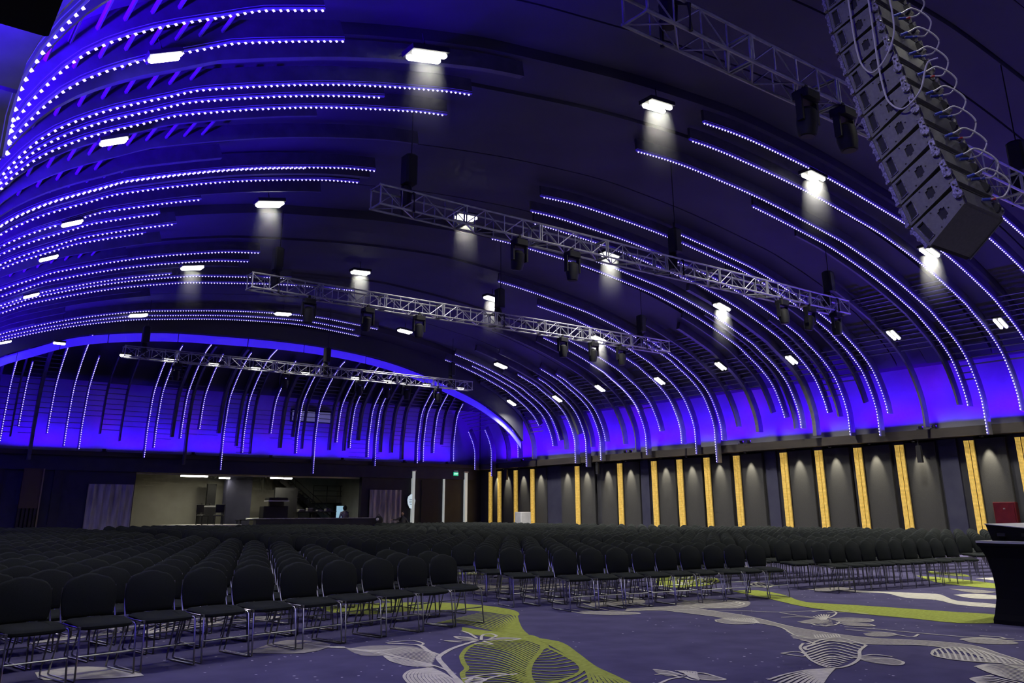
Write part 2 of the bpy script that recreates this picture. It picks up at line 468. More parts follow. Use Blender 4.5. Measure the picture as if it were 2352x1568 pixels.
CARPET = [
    ('P','c_green',0,[[5.925,12.87],[6.856,12.862],[7.694,12.366],[8.021,11.603],[8.014,10.685],[7.641,10.086],[7.603,10.449],[7.476,11.04],[7.132,11.458],[6.66,11.543],[6.078,11.52],[5.756,12.048]]),
    ('L','c_green',0.03,[[7.795,10.933],[7.773,10.701],[7.751,10.477],[7.686,10.211],[7.213,9.518],[6.823,8.929],[6.584,8.505]]),
    ('L','c_green',0.03,[[7.67,10.865],[7.67,10.651],[7.659,10.428],[7.594,10.15],[7.157,9.482],[6.798,8.916],[6.581,8.505]]),
    ('L','c_green',0.03,[[7.548,10.799],[7.57,10.602],[7.568,10.38],[7.504,10.089],[7.102,9.447],[6.774,8.902],[6.577,8.504]]),
    ('L','c_green',0.03,[[7.429,10.733],[7.471,10.553],[7.479,10.333],[7.415,10.03],[7.047,9.411],[6.749,8.888],[6.574,8.504]]),
    ('L','c_green',0.03,[[7.312,10.67],[7.373,10.505],[7.391,10.286],[7.328,9.972],[6.993,9.377],[6.725,8.875],[6.57,8.504]]),
    ('L','c_green',0.03,[[7.197,10.607],[7.277,10.458],[7.304,10.24],[7.242,9.915],[6.94,9.342],[6.701,8.861],[6.566,8.503]]),
    ('L','c_green',0.03,[[7.084,10.545],[7.182,10.412],[7.218,10.194],[7.158,9.858],[6.887,9.308],[6.677,8.848],[6.563,8.503]]),
    ('L','c_green',0.03,[[6.973,10.485],[7.089,10.366],[7.134,10.15],[7.074,9.803],[6.835,9.274],[6.653,8.835],[6.559,8.502]]),
    ('L','c_green',0.03,[[6.865,10.426],[6.997,10.321],[7.051,10.106],[6.993,9.748],[6.783,9.241],[6.63,8.822],[6.556,8.502]]),
    ('L','c_green',0.03,[[6.758,10.368],[6.907,10.277],[6.969,10.062],[6.912,9.694],[6.732,9.208],[6.606,8.808],[6.552,8.501]]),
    ('L','c_green',0.03,[[6.653,10.311],[6.818,10.233],[6.888,10.019],[6.833,9.642],[6.681,9.175],[6.582,8.795],[6.548,8.501]]),
    ('L','c_green',0.03,[[6.55,10.255],[6.73,10.19],[6.808,9.977],[6.755,9.589],[6.631,9.143],[6.559,8.782],[6.545,8.5]]),
    ('L','c_green',0.03,[[6.45,10.2],[6.644,10.148],[6.73,9.935],[6.678,9.538],[6.581,9.111],[6.536,8.769],[6.541,8.5]]),
    ('L','c_green',0.03,[[6.35,10.146],[6.558,10.106],[6.652,9.894],[6.602,9.488],[6.532,9.079],[6.513,8.756],[6.538,8.499]]),
    ('L','c_green',0.03,[[6.253,10.092],[6.474,10.065],[6.576,9.854],[6.528,9.438],[6.483,9.048],[6.49,8.743],[6.534,8.499]]),
    ('P','c_green',0,[[6.363,9.569],[6.409,9.173],[6.506,8.851],[6.578,8.557],[6.459,8.157],[6.296,8.031],[6.243,8.326],[6.128,8.681],[6.111,9.16]]),
    ('P','c_green',0,[[6.58,8.602],[6.605,8.398],[6.393,7.956],[6.201,7.628],[6.074,7.576],[6.323,8.01]]),
    ('L','c_green',0.05,[[6.361,8.234],[6.086,8.363],[5.668,8.278],[5.19,7.799],[4.927,7.386],[4.771,7.093],[4.607,6.918],[4.398,6.549],[4.113,6.061]]),
    ('L','c_green',0.05,[[6.45,8.251],[6.218,7.769],[5.86,7.381],[5.482,7.016],[5.174,6.668],[4.928,6.333],[4.782,6.087],[4.535,5.735]]),
    ('L','c_green',0.028,[[6.337,8.245],[6.376,8.181],[6.344,8.031]]),
    ('L','c_green',0.028,[[6.301,8.262],[6.355,8.169],[6.309,7.957]]),
    ('L','c_green',0.028,[[6.265,8.279],[6.334,8.157],[6.274,7.885]]),
    ('L','c_green',0.028,[[6.229,8.296],[6.312,8.145],[6.239,7.813]]),
    ('L','c_green',0.028,[[6.193,8.313],[6.278,8.125],[6.185,7.734]]),
    ('L','c_green',0.028,[[6.157,8.33],[6.224,8.092],[6.102,7.643]]),
    ('L','c_green',0.028,[[6.122,8.346],[6.171,8.059],[6.02,7.555]]),
    ('L','c_green',0.028,[[6.086,8.363],[6.119,8.027],[5.941,7.469]]),
    ('L','c_green',0.028,[[6.031,8.352],[6.057,7.982],[5.863,7.385]]),
    ('L','c_green',0.028,[[5.976,8.341],[5.998,7.945],[5.794,7.318]]),
    ('L','c_green',0.028,[[5.922,8.33],[5.94,7.909],[5.727,7.252]]),
    ('L','c_green',0.028,[[5.868,8.319],[5.884,7.873],[5.66,7.188]]),
    ('L','c_green',0.028,[[5.815,8.308],[5.827,7.838],[5.596,7.126]]),
    ('L','c_green',0.028,[[5.762,8.297],[5.772,7.803],[5.532,7.064]]),
    ('L','c_green',0.028,[[5.709,8.286],[5.717,7.767],[5.469,7.001]]),
    ('L','c_green',0.028,[[5.645,8.255],[5.654,7.714],[5.401,6.925]]),
    ('L','c_green',0.028,[[5.537,8.146],[5.569,7.627],[5.336,6.851]]),
    ('L','c_green',0.028,[[5.432,8.041],[5.486,7.543],[5.272,6.778]]),
    ('L','c_green',0.028,[[5.33,7.939],[5.405,7.46],[5.209,6.707]]),
    ('L','c_green',0.028,[[5.231,7.84],[5.328,7.378],[5.149,6.635]]),
    ('L','c_green',0.028,[[5.126,7.698],[5.247,7.271],[5.094,6.559]]),
    ('L','c_green',0.028,[[5.017,7.528],[5.162,7.149],[5.039,6.484]]),
    ('L','c_green',0.028,[[4.917,7.367],[5.08,7.031],[4.986,6.412]]),
    ('L','c_green',0.028,[[4.84,7.223],[5.01,6.919],[4.934,6.341]]),
    ('L','c_green',0.028,[[4.765,7.087],[4.949,6.817],[4.895,6.278]]),
    ('L','c_green',0.028,[[4.678,6.994],[4.89,6.746],[4.858,6.216]]),
    ('L','c_green',0.028,[[4.594,6.896],[4.832,6.672],[4.823,6.156]]),
    ('L','c_green',0.028,[[4.519,6.763],[4.773,6.574],[4.788,6.096]]),
    ('L','c_green',0.028,[[4.447,6.636],[4.71,6.476],[4.745,6.034]]),
    ('L','c_green',0.028,[[4.377,6.513],[4.648,6.38],[4.701,5.971]]),
    ('L','c_green',0.028,[[4.307,6.394],[4.587,6.286],[4.658,5.911]]),
    ('L','c_green',0.028,[[4.24,6.279],[4.528,6.196],[4.616,5.851]]),
    ('L','c_green',0.028,[[4.175,6.168],[4.471,6.107],[4.575,5.792]]),
    ('L','c_green',0.028,[[4.113,6.061],[4.415,6.022],[4.535,5.735]]),
    ('L','c_green',0.045,[[6.218,7.769],[6.009,7.196],[5.794,6.712],[5.615,6.438],[5.452,6.289],[5.174,6.143],[4.88,6.081],[4.771,6.073]]),
    ('L','c_green',0.026,[[5.976,7.507],[6.06,7.553],[6.167,7.629]]),
    ('L','c_green',0.026,[[5.862,7.383],[5.967,7.407],[6.114,7.486]]),
    ('L','c_green',0.026,[[5.761,7.285],[5.881,7.277],[6.064,7.346]]),
    ('L','c_green',0.026,[[5.663,7.191],[5.798,7.151],[6.014,7.211]]),
    ('L','c_green',0.026,[[5.568,7.099],[5.711,7.022],[5.95,7.063]]),
    ('L','c_green',0.026,[[5.476,7.008],[5.625,6.896],[5.886,6.919]]),
    ('L','c_green',0.026,[[5.377,6.897],[5.538,6.764],[5.824,6.78]]),
    ('L','c_green',0.026,[[5.282,6.79],[5.441,6.625],[5.732,6.618]]),
    ('L','c_green',0.026,[[5.19,6.686],[5.334,6.48],[5.613,6.437]]),
    ('L','c_green',0.026,[[5.106,6.575],[5.217,6.358],[5.449,6.288]]),
    ('L','c_green',0.026,[[5.026,6.466],[5.133,6.286],[5.347,6.234]]),
    ('L','c_green',0.026,[[4.948,6.361],[5.052,6.216],[5.247,6.181]]),
    ('L','c_green',0.026,[[4.888,6.266],[4.985,6.157],[5.156,6.139]]),
    ('L','c_green',0.026,[[4.835,6.177],[4.931,6.114],[5.087,6.125]]),
    ('L','c_green',0.026,[[4.783,6.089],[4.879,6.072],[5.018,6.11]]),
    ('L','c_green',0.026,[[4.719,5.997],[4.82,6.026],[4.951,6.096]]),
    ('L','c_green',0.026,[[4.655,5.907],[4.761,5.98],[4.884,6.082]]),
    ('L','c_green',0.026,[[4.594,5.82],[4.707,5.94],[4.825,6.077]]),
    ('L','c_green',0.03,[[6.506,8.207],[6.505,7.819],[6.154,7.121],[5.792,6.457],[5.615,6.0],[5.446,5.584],[5.254,5.18]]),
    ('L','c_green',0.03,[[6.497,8.192],[6.473,7.796],[6.142,7.132],[5.799,6.497],[5.611,6.041],[5.417,5.618],[5.21,5.214]]),
    ('L','c_green',0.03,[[6.488,8.178],[6.441,7.774],[6.131,7.143],[5.806,6.537],[5.607,6.083],[5.388,5.653],[5.166,5.248]]),
    ('L','c_green',0.03,[[6.48,8.163],[6.41,7.752],[6.119,7.154],[5.814,6.578],[5.603,6.125],[5.359,5.687],[5.122,5.282]]),
    ('L','c_green',0.03,[[6.471,8.148],[6.379,7.73],[6.107,7.165],[5.821,6.619],[5.599,6.167],[5.329,5.722],[5.078,5.316]]),
    ('L','c_green',0.03,[[6.462,8.133],[6.348,7.709],[6.096,7.176],[5.829,6.66],[5.595,6.21],[5.3,5.756],[5.034,5.35]]),
    ('L','c_green',0.03,[[6.454,8.118],[6.317,7.687],[6.084,7.187],[5.837,6.702],[5.59,6.252],[5.271,5.791],[4.99,5.384]]),
    ('L','c_green',0.03,[[6.445,8.104],[6.286,7.666],[6.072,7.198],[5.845,6.744],[5.586,6.296],[5.241,5.826],[4.946,5.418]]),
    ('L','c_green',0.03,[[6.437,8.089],[6.256,7.645],[6.06,7.21],[5.852,6.787],[5.582,6.339],[5.212,5.861],[4.902,5.452]]),
    ('L','c_green',0.03,[[5.569,6.362],[5.397,6.26],[5.232,6.163],[5.094,6.096],[4.98,6.059],[4.869,6.024],[4.76,5.99]]),
    ('L','c_green',0.03,[[5.523,6.242],[5.357,6.147],[5.199,6.056],[5.064,5.991],[4.951,5.954],[4.841,5.918],[4.734,5.883]]),
    ('L','c_green',0.03,[[5.478,6.126],[5.319,6.037],[5.167,5.952],[5.034,5.89],[4.923,5.852],[4.814,5.816],[4.708,5.78]]),
    ('L','c_green',0.03,[[5.434,6.013],[5.282,5.93],[5.135,5.851],[5.006,5.791],[4.895,5.753],[4.788,5.715],[4.683,5.679]]),
    ('L','c_green',0.03,[[5.392,5.903],[5.245,5.827],[5.104,5.753],[4.978,5.694],[4.869,5.656],[4.762,5.618],[4.659,5.581]]),
    ('L','c_green',0.03,[[5.351,5.797],[5.21,5.726],[5.074,5.657],[4.951,5.6],[4.843,5.561],[4.737,5.523],[4.635,5.486]]),
    ('L','c_green',0.03,[[5.311,5.694],[5.176,5.627],[5.045,5.564],[4.925,5.509],[4.817,5.469],[4.713,5.431],[4.612,5.393]]),
    ('L','c_green',0.03,[[5.273,5.593],[5.143,5.532],[5.017,5.473],[4.899,5.42],[4.793,5.38],[4.69,5.341],[4.589,5.303]]),
    ('L','c_cream',0.028,[[5.814,8.491],[5.346,8.219],[5.014,7.936],[4.86,7.755],[4.672,7.344],[4.508,6.968],[4.336,6.549],[4.099,6.071]]),
    ('L','c_cream',0.028,[[5.837,8.473],[5.368,8.202],[5.035,7.92],[4.88,7.739],[4.691,7.328],[4.527,6.953],[4.353,6.535],[4.099,6.071]]),
    ('L','c_cream',0.05,[[4.986,7.924],[5.021,8.177],[5.142,8.531],[5.157,8.677]]),
    ('P','c_taupe',0,[[4.413,8.871],[4.715,8.904],[5.015,8.669],[5.066,8.476],[5.014,8.255],[4.766,8.234],[4.509,8.227],[4.347,8.387]]),
    ('L','c_cream',0.022,[[4.656,8.498],[4.783,8.535],[4.914,8.573],[4.982,8.498],[5.002,8.344],[4.991,8.148],[4.936,7.895]]),
    ('L','c_cream',0.022,[[4.634,8.528],[4.754,8.542],[4.876,8.556],[4.938,8.462],[4.957,8.297],[4.948,8.097],[4.902,7.848]]),
    ('L','c_cream',0.022,[[4.613,8.558],[4.725,8.548],[4.839,8.539],[4.895,8.427],[4.912,8.25],[4.906,8.047],[4.868,7.802]]),
    ('L','c_cream',0.022,[[4.592,8.588],[4.697,8.555],[4.802,8.522],[4.853,8.391],[4.868,8.205],[4.865,7.997],[4.834,7.757]]),
    ('L','c_cream',0.022,[[4.57,8.618],[4.668,8.561],[4.766,8.505],[4.811,8.357],[4.825,8.159],[4.824,7.948],[4.801,7.712]]),
    ('L','c_cream',0.022,[[4.549,8.648],[4.639,8.568],[4.729,8.488],[4.77,8.323],[4.782,8.115],[4.784,7.9],[4.768,7.668]]),
    ('L','c_cream',0.022,[[4.527,8.678],[4.61,8.575],[4.693,8.472],[4.729,8.289],[4.739,8.071],[4.744,7.853],[4.736,7.624]]),
    ('L','c_cream',0.022,[[4.505,8.708],[4.582,8.581],[4.658,8.455],[4.688,8.255],[4.697,8.027],[4.705,7.806],[4.704,7.581]]),
    ('L','c_cream',0.022,[[4.484,8.739],[4.553,8.588],[4.622,8.439],[4.648,8.222],[4.656,7.984],[4.666,7.76],[4.672,7.539]]),
    ('L','c_cream',0.022,[[4.462,8.769],[4.525,8.594],[4.587,8.423],[4.608,8.19],[4.616,7.942],[4.628,7.714],[4.641,7.497]]),
    ('L','c_cream',0.022,[[4.44,8.8],[4.497,8.601],[4.552,8.407],[4.569,8.157],[4.575,7.9],[4.591,7.669],[4.611,7.455]]),
    ('L','c_cream',0.022,[[4.418,8.83],[4.468,8.607],[4.517,8.391],[4.53,8.125],[4.536,7.859],[4.554,7.625],[4.58,7.415]]),
    ('L','c_cream',0.022,[[4.503,8.197],[4.419,7.909],[4.409,7.739],[4.415,7.598],[4.447,7.505],[4.499,7.442],[4.55,7.38]]),
    ('L','c_cream',0.022,[[4.503,8.197],[4.443,7.943],[4.44,7.783],[4.446,7.639],[4.473,7.533],[4.518,7.457],[4.562,7.382]]),
    ('L','c_cream',0.022,[[4.503,8.197],[4.467,7.977],[4.472,7.827],[4.478,7.68],[4.5,7.562],[4.538,7.472],[4.575,7.384]]),
    ('L','c_cream',0.022,[[4.503,8.197],[4.491,8.012],[4.505,7.873],[4.51,7.721],[4.527,7.591],[4.557,7.488],[4.587,7.386]]),
    ('L','c_cream',0.022,[[4.503,8.197],[4.515,8.047],[4.538,7.918],[4.543,7.763],[4.553,7.621],[4.577,7.503],[4.6,7.387]]),
    ('L','c_cream',0.022,[[4.503,8.197],[4.539,8.082],[4.571,7.965],[4.576,7.805],[4.581,7.651],[4.597,7.519],[4.613,7.389]]),
    ('L','c_cream',0.03,[[4.392,9.04],[4.534,8.557],[4.605,7.952],[4.613,7.389],[4.561,7.007]]),
    ('P','c_taupe',0,[[4.502,8.033],[4.538,7.75],[4.552,7.407],[4.396,7.587]]),
    ('T','c_cream',0.04,[[4.214,9.494],[4.28,9.127],[4.408,8.913]]),
    ('T','c_cream',0.04,[[4.238,9.315],[4.355,9.069],[4.408,8.913]]),
    ('T','c_cream',0.04,[[4.261,9.141],[4.429,9.01],[4.408,8.913]]),
    ('L','c_cream',0.028,[[4.516,7.348],[4.418,7.346],[4.322,7.344],[4.138,7.147],[4.018,6.88],[3.953,6.647],[3.899,6.436]]),
    ('L','c_cream',0.028,[[4.517,7.347],[4.425,7.332],[4.334,7.317],[4.162,7.121],[4.047,6.863],[3.978,6.631],[3.92,6.419]]),
    ('L','c_cream',0.028,[[4.519,7.346],[4.432,7.318],[4.347,7.29],[4.185,7.096],[4.075,6.846],[4.003,6.614],[3.941,6.403]]),
    ('L','c_cream',0.028,[[4.52,7.345],[4.439,7.304],[4.359,7.263],[4.208,7.071],[4.104,6.828],[4.028,6.598],[3.962,6.387]]),
    ('L','c_cream',0.028,[[4.521,7.344],[4.446,7.289],[4.372,7.236],[4.232,7.046],[4.132,6.811],[4.053,6.582],[3.983,6.371]]),
    ('L','c_cream',0.028,[[4.523,7.343],[4.453,7.275],[4.384,7.209],[4.255,7.021],[4.161,6.794],[4.079,6.566],[4.003,6.355]]),
    ('L','c_cream',0.028,[[4.524,7.342],[4.459,7.261],[4.396,7.182],[4.278,6.996],[4.189,6.776],[4.104,6.55],[4.024,6.338]]),
    ('L','c_cream',0.028,[[4.525,7.341],[4.466,7.247],[4.409,7.155],[4.301,6.971],[4.218,6.759],[4.129,6.534],[4.045,6.322]]),
    ('L','c_cream',0.028,[[4.527,7.34],[4.473,7.233],[4.421,7.129],[4.324,6.946],[4.246,6.742],[4.154,6.518],[4.066,6.306]]),
    ('L','c_cream',0.028,[[4.528,7.339],[4.48,7.219],[4.433,7.102],[4.347,6.921],[4.275,6.724],[4.18,6.502],[4.087,6.29]]),
    ('L','c_cream',0.028,[[4.529,7.338],[4.487,7.205],[4.445,7.076],[4.37,6.896],[4.304,6.707],[4.205,6.485],[4.108,6.274]]),
    ('L','c_cream',0.028,[[4.531,7.337],[4.493,7.191],[4.457,7.05],[4.393,6.871],[4.332,6.69],[4.23,6.469],[4.129,6.258]]),
    ('L','c_cream',0.028,[[4.532,7.336],[4.5,7.177],[4.469,7.023],[4.416,6.846],[4.361,6.672],[4.255,6.453],[4.15,6.241]]),
    ('L','c_cream',0.03,[[4.957,8.995],[5.137,8.979],[5.27,8.917],[5.254,8.681],[5.163,8.593],[5.078,8.779],[4.941,8.926]]),
    ('L','c_cream',0.035,[[5.891,8.516],[5.888,8.779],[5.827,8.916],[5.772,8.695],[5.891,8.516]]),
    ('L','c_cream',0.035,[[5.91,8.501],[6.17,8.83],[6.286,8.833],[6.229,8.647],[6.047,8.523]]),
    ('L','c_cream',0.035,[[5.911,8.458],[6.166,8.473],[6.323,8.307],[6.066,8.253]]),
    ('L','c_cream',0.035,[[5.853,8.461],[5.677,8.641],[5.55,8.698],[5.643,8.5]]),
    ('L','c_cream',0.035,[[5.873,8.404],[5.819,8.16],[5.704,8.33]]),
    ('L','c_cream',0.035,[[5.948,8.644],[6.102,9.024],[6.154,9.273]]),
    ('P','c_taupe',0,[[5.922,8.492],[6.207,8.529],[6.324,8.35],[6.085,8.279]]),
    ('P','c_taupe',0,[[5.871,8.531],[5.808,8.841],[5.827,8.916],[5.947,8.777]]),
    ('L','c_cream',0.035,[[4.46,6.696],[4.665,6.74],[4.837,6.713],[4.935,6.583]]),
    ('L','c_cream',0.035,[[4.581,6.552],[4.819,6.622],[4.985,6.598]]),
    ('L','c_cream',0.035,[[4.419,6.58],[4.589,6.697],[4.596,6.541],[4.435,6.472]]),
    ('L','c_cream',0.02,[[4.413,6.585],[4.47,6.629],[4.529,6.674],[4.576,6.699],[4.583,6.662],[4.59,6.625],[4.598,6.589]]),
    ('L','c_cream',0.02,[[4.401,6.562],[4.449,6.593],[4.498,6.624],[4.537,6.639],[4.551,6.613],[4.565,6.588],[4.579,6.562]]),
    ('L','c_cream',0.02,[[4.389,6.54],[4.428,6.556],[4.467,6.574],[4.5,6.579],[4.52,6.565],[4.54,6.55],[4.561,6.535]]),
    ('L','c_cream',0.02,[[4.377,6.517],[4.407,6.521],[4.437,6.524],[4.463,6.521],[4.489,6.517],[4.516,6.513],[4.542,6.509]]),
    ('L','c_cream',0.02,[[4.365,6.495],[4.386,6.485],[4.407,6.476],[4.427,6.464],[4.459,6.47],[4.491,6.477],[4.524,6.483]]),
    ('L','c_cream',0.02,[[4.353,6.473],[4.365,6.451],[4.378,6.428],[4.391,6.408],[4.429,6.424],[4.467,6.44],[4.506,6.457]]),
    ('L','c_cream',0.02,[[4.341,6.451],[4.345,6.416],[4.349,6.381],[4.357,6.353],[4.4,6.379],[4.444,6.405],[4.488,6.431]]),
    ('P','c_taupe',0,[[6.105,6.002],[6.135,5.868],[6.102,5.679],[5.98,5.696],[6.01,5.857]]),
    ('P','c_taupe',0,[[6.232,5.632],[6.298,5.449],[6.261,5.302],[6.143,5.318],[6.1,5.476]]),
    ('L','c_cream',0.03,[[6.105,6.002],[6.151,5.856],[6.101,5.628]]),
    ('L','c_cream',0.03,[[5.93,5.812],[6.041,5.779],[6.025,5.61]]),
    ('L','c_cream',0.03,[[6.214,5.834],[6.291,5.747],[6.321,5.669]]),
    ('L','c_cream',0.03,[[6.101,5.628],[6.319,5.617],[6.281,5.386],[6.248,5.287],[6.143,5.318],[6.085,5.438]]),
    ('L','c_cream',0.03,[[5.676,5.512],[5.891,5.588],[6.056,5.586]]),
    ('L','c_cream',0.03,[[6.055,5.561],[6.01,5.446],[6.043,5.396]]),
    ('L','c_cream',0.018,[[6.229,5.822],[6.216,5.782],[6.202,5.741],[6.189,5.701],[6.168,5.656],[6.127,5.596],[6.086,5.538]]),
    ('L','c_cream',0.018,[[6.24,5.798],[6.222,5.757],[6.203,5.716],[6.186,5.676],[6.163,5.632],[6.121,5.575],[6.081,5.519]]),
    ('L','c_cream',0.018,[[6.251,5.774],[6.227,5.733],[6.204,5.692],[6.182,5.652],[6.157,5.608],[6.116,5.554],[6.077,5.501]]),
    ('L','c_cream',0.018,[[6.262,5.75],[6.233,5.708],[6.205,5.667],[6.179,5.627],[6.151,5.584],[6.111,5.533],[6.072,5.483]]),
    ('L','c_cream',0.018,[[6.273,5.726],[6.239,5.684],[6.205,5.643],[6.176,5.602],[6.145,5.56],[6.106,5.512],[6.068,5.465]]),
    ('L','c_cream',0.018,[[6.283,5.702],[6.244,5.66],[6.206,5.618],[6.173,5.578],[6.14,5.536],[6.101,5.491],[6.064,5.447]]),
    ('L','c_cream',0.018,[[6.294,5.679],[6.25,5.636],[6.207,5.594],[6.17,5.553],[6.134,5.513],[6.096,5.471],[6.059,5.429]]),
    ('L','c_cream',0.018,[[6.305,5.655],[6.256,5.612],[6.208,5.57],[6.166,5.529],[6.129,5.489],[6.092,5.45],[6.055,5.411]]),
    ('P','c_taupe',0,[[9.447,9.771],[10.028,9.613],[10.326,9.532],[10.212,8.73],[10.151,8.234],[9.973,7.744],[9.631,7.001],[9.492,6.273],[9.524,5.845],[9.803,5.373],[9.866,4.921],[9.499,4.444],[9.219,4.111],[8.882,3.792],[8.439,3.615],[8.734,3.907],[9.016,4.269],[9.371,4.751],[9.466,5.195],[9.103,5.595],[8.972,5.939],[8.974,6.452],[9.499,7.105],[9.62,7.669],[9.706,8.327],[9.72,8.98],[9.686,9.289],[9.247,9.565]]),
    ('L','c_cream',0.025,[[9.447,9.771],[10.028,9.613],[10.326,9.532],[10.212,8.73],[10.151,8.234],[9.973,7.744],[9.631,7.001],[9.492,6.273],[9.524,5.845],[9.803,5.373],[9.866,4.921],[9.499,4.444],[9.219,4.111],[8.882,3.792]]),
    ('L','c_cream',0.025,[[9.247,9.565],[9.686,9.289],[9.72,8.98],[9.706,8.327],[9.62,7.669],[9.499,7.105],[8.974,6.452],[8.972,5.939],[9.103,5.595],[9.466,5.195],[9.371,4.751],[9.016,4.269],[8.734,3.907],[8.439,3.615]]),
    ('P','c_taupe',0,[[10.519,9.863],[11.236,9.983],[11.569,9.718],[11.761,9.387],[11.371,9.021],[10.86,8.8],[10.406,9.084],[10.241,9.367]]),
    ('L','c_cream',0.03,[[10.406,9.084],[10.556,9.042],[10.707,8.999],[10.864,8.96],[11.136,9.013],[11.398,9.149],[11.624,9.496]]),
    ('L','c_cream',0.03,[[10.413,9.192],[10.582,9.163],[10.751,9.132],[10.914,9.093],[11.173,9.133],[11.415,9.235],[11.624,9.511]]),
    ('L','c_cream',0.03,[[10.42,9.301],[10.608,9.286],[10.797,9.268],[10.964,9.229],[11.211,9.255],[11.432,9.322],[11.624,9.525]]),
    ('L','c_cream',0.03,[[10.428,9.412],[10.635,9.411],[10.843,9.406],[11.015,9.368],[11.249,9.38],[11.449,9.41],[11.624,9.54]]),
    ('L','c_cream',0.03,[[10.435,9.524],[10.662,9.538],[10.89,9.547],[11.068,9.51],[11.288,9.506],[11.467,9.5],[11.624,9.555]]),
    ('L','c_cream',0.03,[[10.442,9.638],[10.69,9.667],[10.938,9.692],[11.121,9.655],[11.327,9.636],[11.485,9.59],[11.624,9.57]]),
    ('L','c_cream',0.03,[[10.45,9.754],[10.718,9.799],[10.987,9.839],[11.176,9.803],[11.367,9.767],[11.503,9.681],[11.624,9.584]]),
    ('P','c_taupe',0,[[9.419,8.062],[9.777,8.083],[9.923,7.906],[9.614,7.56],[9.317,7.57],[9.28,7.822]]),
    ('L','c_cream',0.025,[[9.419,8.062],[9.777,8.083],[9.907,7.857],[9.577,7.532],[9.274,7.604],[9.271,7.886],[9.419,8.062]]),
    ('L','c_cream',0.02,[[9.608,8.093],[9.56,7.98],[9.513,7.869]]),
    ('L','c_cream',0.02,[[9.636,8.076],[9.577,7.956],[9.519,7.838]]),
    ('L','c_cream',0.02,[[9.663,8.059],[9.593,7.931],[9.525,7.806]]),
    ('L','c_cream',0.02,[[9.691,8.042],[9.61,7.907],[9.53,7.775]]),
    ('L','c_cream',0.02,[[9.719,8.025],[9.626,7.882],[9.536,7.744]]),
    ('L','c_cream',0.02,[[9.747,8.007],[9.642,7.858],[9.542,7.713]]),
    ('L','c_cream',0.02,[[9.774,7.99],[9.659,7.834],[9.547,7.682]]),
    ('L','c_cream',0.02,[[9.802,7.973],[9.675,7.809],[9.553,7.651]]),
    ('L','c_cream',0.02,[[9.83,7.956],[9.692,7.785],[9.558,7.621]]),
    ('L','c_cream',0.02,[[9.858,7.939],[9.708,7.761],[9.564,7.59]]),
    ('L','c_cream',0.02,[[9.885,7.921],[9.724,7.737],[9.569,7.56]]),
    ('L','c_cream',0.02,[[9.913,7.904],[9.74,7.713],[9.575,7.53]]),
    ('L','c_cream',0.02,[[9.941,7.887],[9.757,7.689],[9.58,7.499]]),
    ('L','c_cream',0.02,[[9.969,7.87],[9.773,7.665],[9.585,7.469]]),
    ('L','c_cream',0.035,[[8.733,10.337],[8.81,9.84],[9.044,9.446],[9.163,9.215],[8.811,9.293],[8.544,9.637],[8.561,10.037]]),
    ('L','c_cream',0.03,[[9.428,10.731],[9.141,10.013],[9.108,9.604],[9.527,9.487],[10.024,9.387]]),
    ('P','c_taupe',0,[[8.661,9.958],[9.009,9.682],[9.24,9.291],[8.811,9.293],[8.544,9.637]]),
    ('P','c_taupe',0,[[9.369,10.613],[9.751,10.474],[9.681,10.203],[9.251,10.23]]),
    ('L','c_cream',0.025,[[9.895,9.268],[10.538,8.543],[10.845,8.089],[11.231,7.923],[11.821,7.597]]),
    ('L','c_cream',0.025,[[10.8,8.056],[10.69,7.55],[10.752,7.252]]),
    ('P','c_taupe',0,[[10.12,7.275],[10.66,7.325],[10.649,7.152],[10.201,6.985],[10.047,7.106]]),
    ('P','c_taupe',0,[[10.69,7.179],[11.027,7.035],[11.055,6.772],[10.783,6.696],[10.597,6.957]]),
    ('P','c_taupe',0,[[10.535,6.948],[10.618,6.657],[10.495,6.427],[10.336,6.606]]),
    ('L','c_cream',0.028,[[10.346,7.696],[10.601,7.557],[10.622,7.233]]),
    ('L','c_cream',0.028,[[10.12,7.275],[10.091,7.071],[9.992,6.877],[10.18,6.782],[10.557,6.931]]),
    ('L','c_cream',0.028,[[10.69,7.179],[11.025,7.098],[11.093,6.801],[10.783,6.696],[10.593,7.018]]),
    ('L','c_cream',0.028,[[10.535,6.948],[10.639,6.64],[10.504,6.421],[10.315,6.623],[10.433,6.915]]),
    ('L','c_cream',0.028,[[11.257,7.832],[11.574,7.793],[11.477,7.589],[11.083,7.368],[10.7,7.232]]),
    ('L','c_cream',0.028,[[11.286,7.604],[11.623,7.473],[11.647,7.184]]),
    ('L','c_cream',0.028,[[10.138,6.603],[10.244,6.313],[10.339,5.702],[10.504,5.078],[10.703,4.837]]),
    ('L','c_cream',0.02,[[10.774,7.483],[10.651,7.332],[10.531,7.185]]),
    ('L','c_cream',0.02,[[10.88,7.513],[10.705,7.344],[10.537,7.18]]),
    ('L','c_cream',0.02,[[10.987,7.544],[10.76,7.355],[10.543,7.176]]),
    ('L','c_cream',0.02,[[11.079,7.563],[10.807,7.362],[10.549,7.171]]),
    ('L','c_cream',0.02,[[11.094,7.53],[10.818,7.343],[10.555,7.166]]),
    ('L','c_cream',0.02,[[11.11,7.497],[10.828,7.325],[10.561,7.161]]),
    ('L','c_cream',0.02,[[11.126,7.464],[10.839,7.307],[10.567,7.157]]),
    ('L','c_cream',0.02,[[10.007,6.918],[9.999,6.871],[9.991,6.824],[9.983,6.777],[10.048,6.779],[10.114,6.781],[10.18,6.782]]),
    ('L','c_cream',0.02,[[10.111,6.973],[10.103,6.929],[10.094,6.885],[10.087,6.842],[10.148,6.844],[10.208,6.846],[10.269,6.848]]),
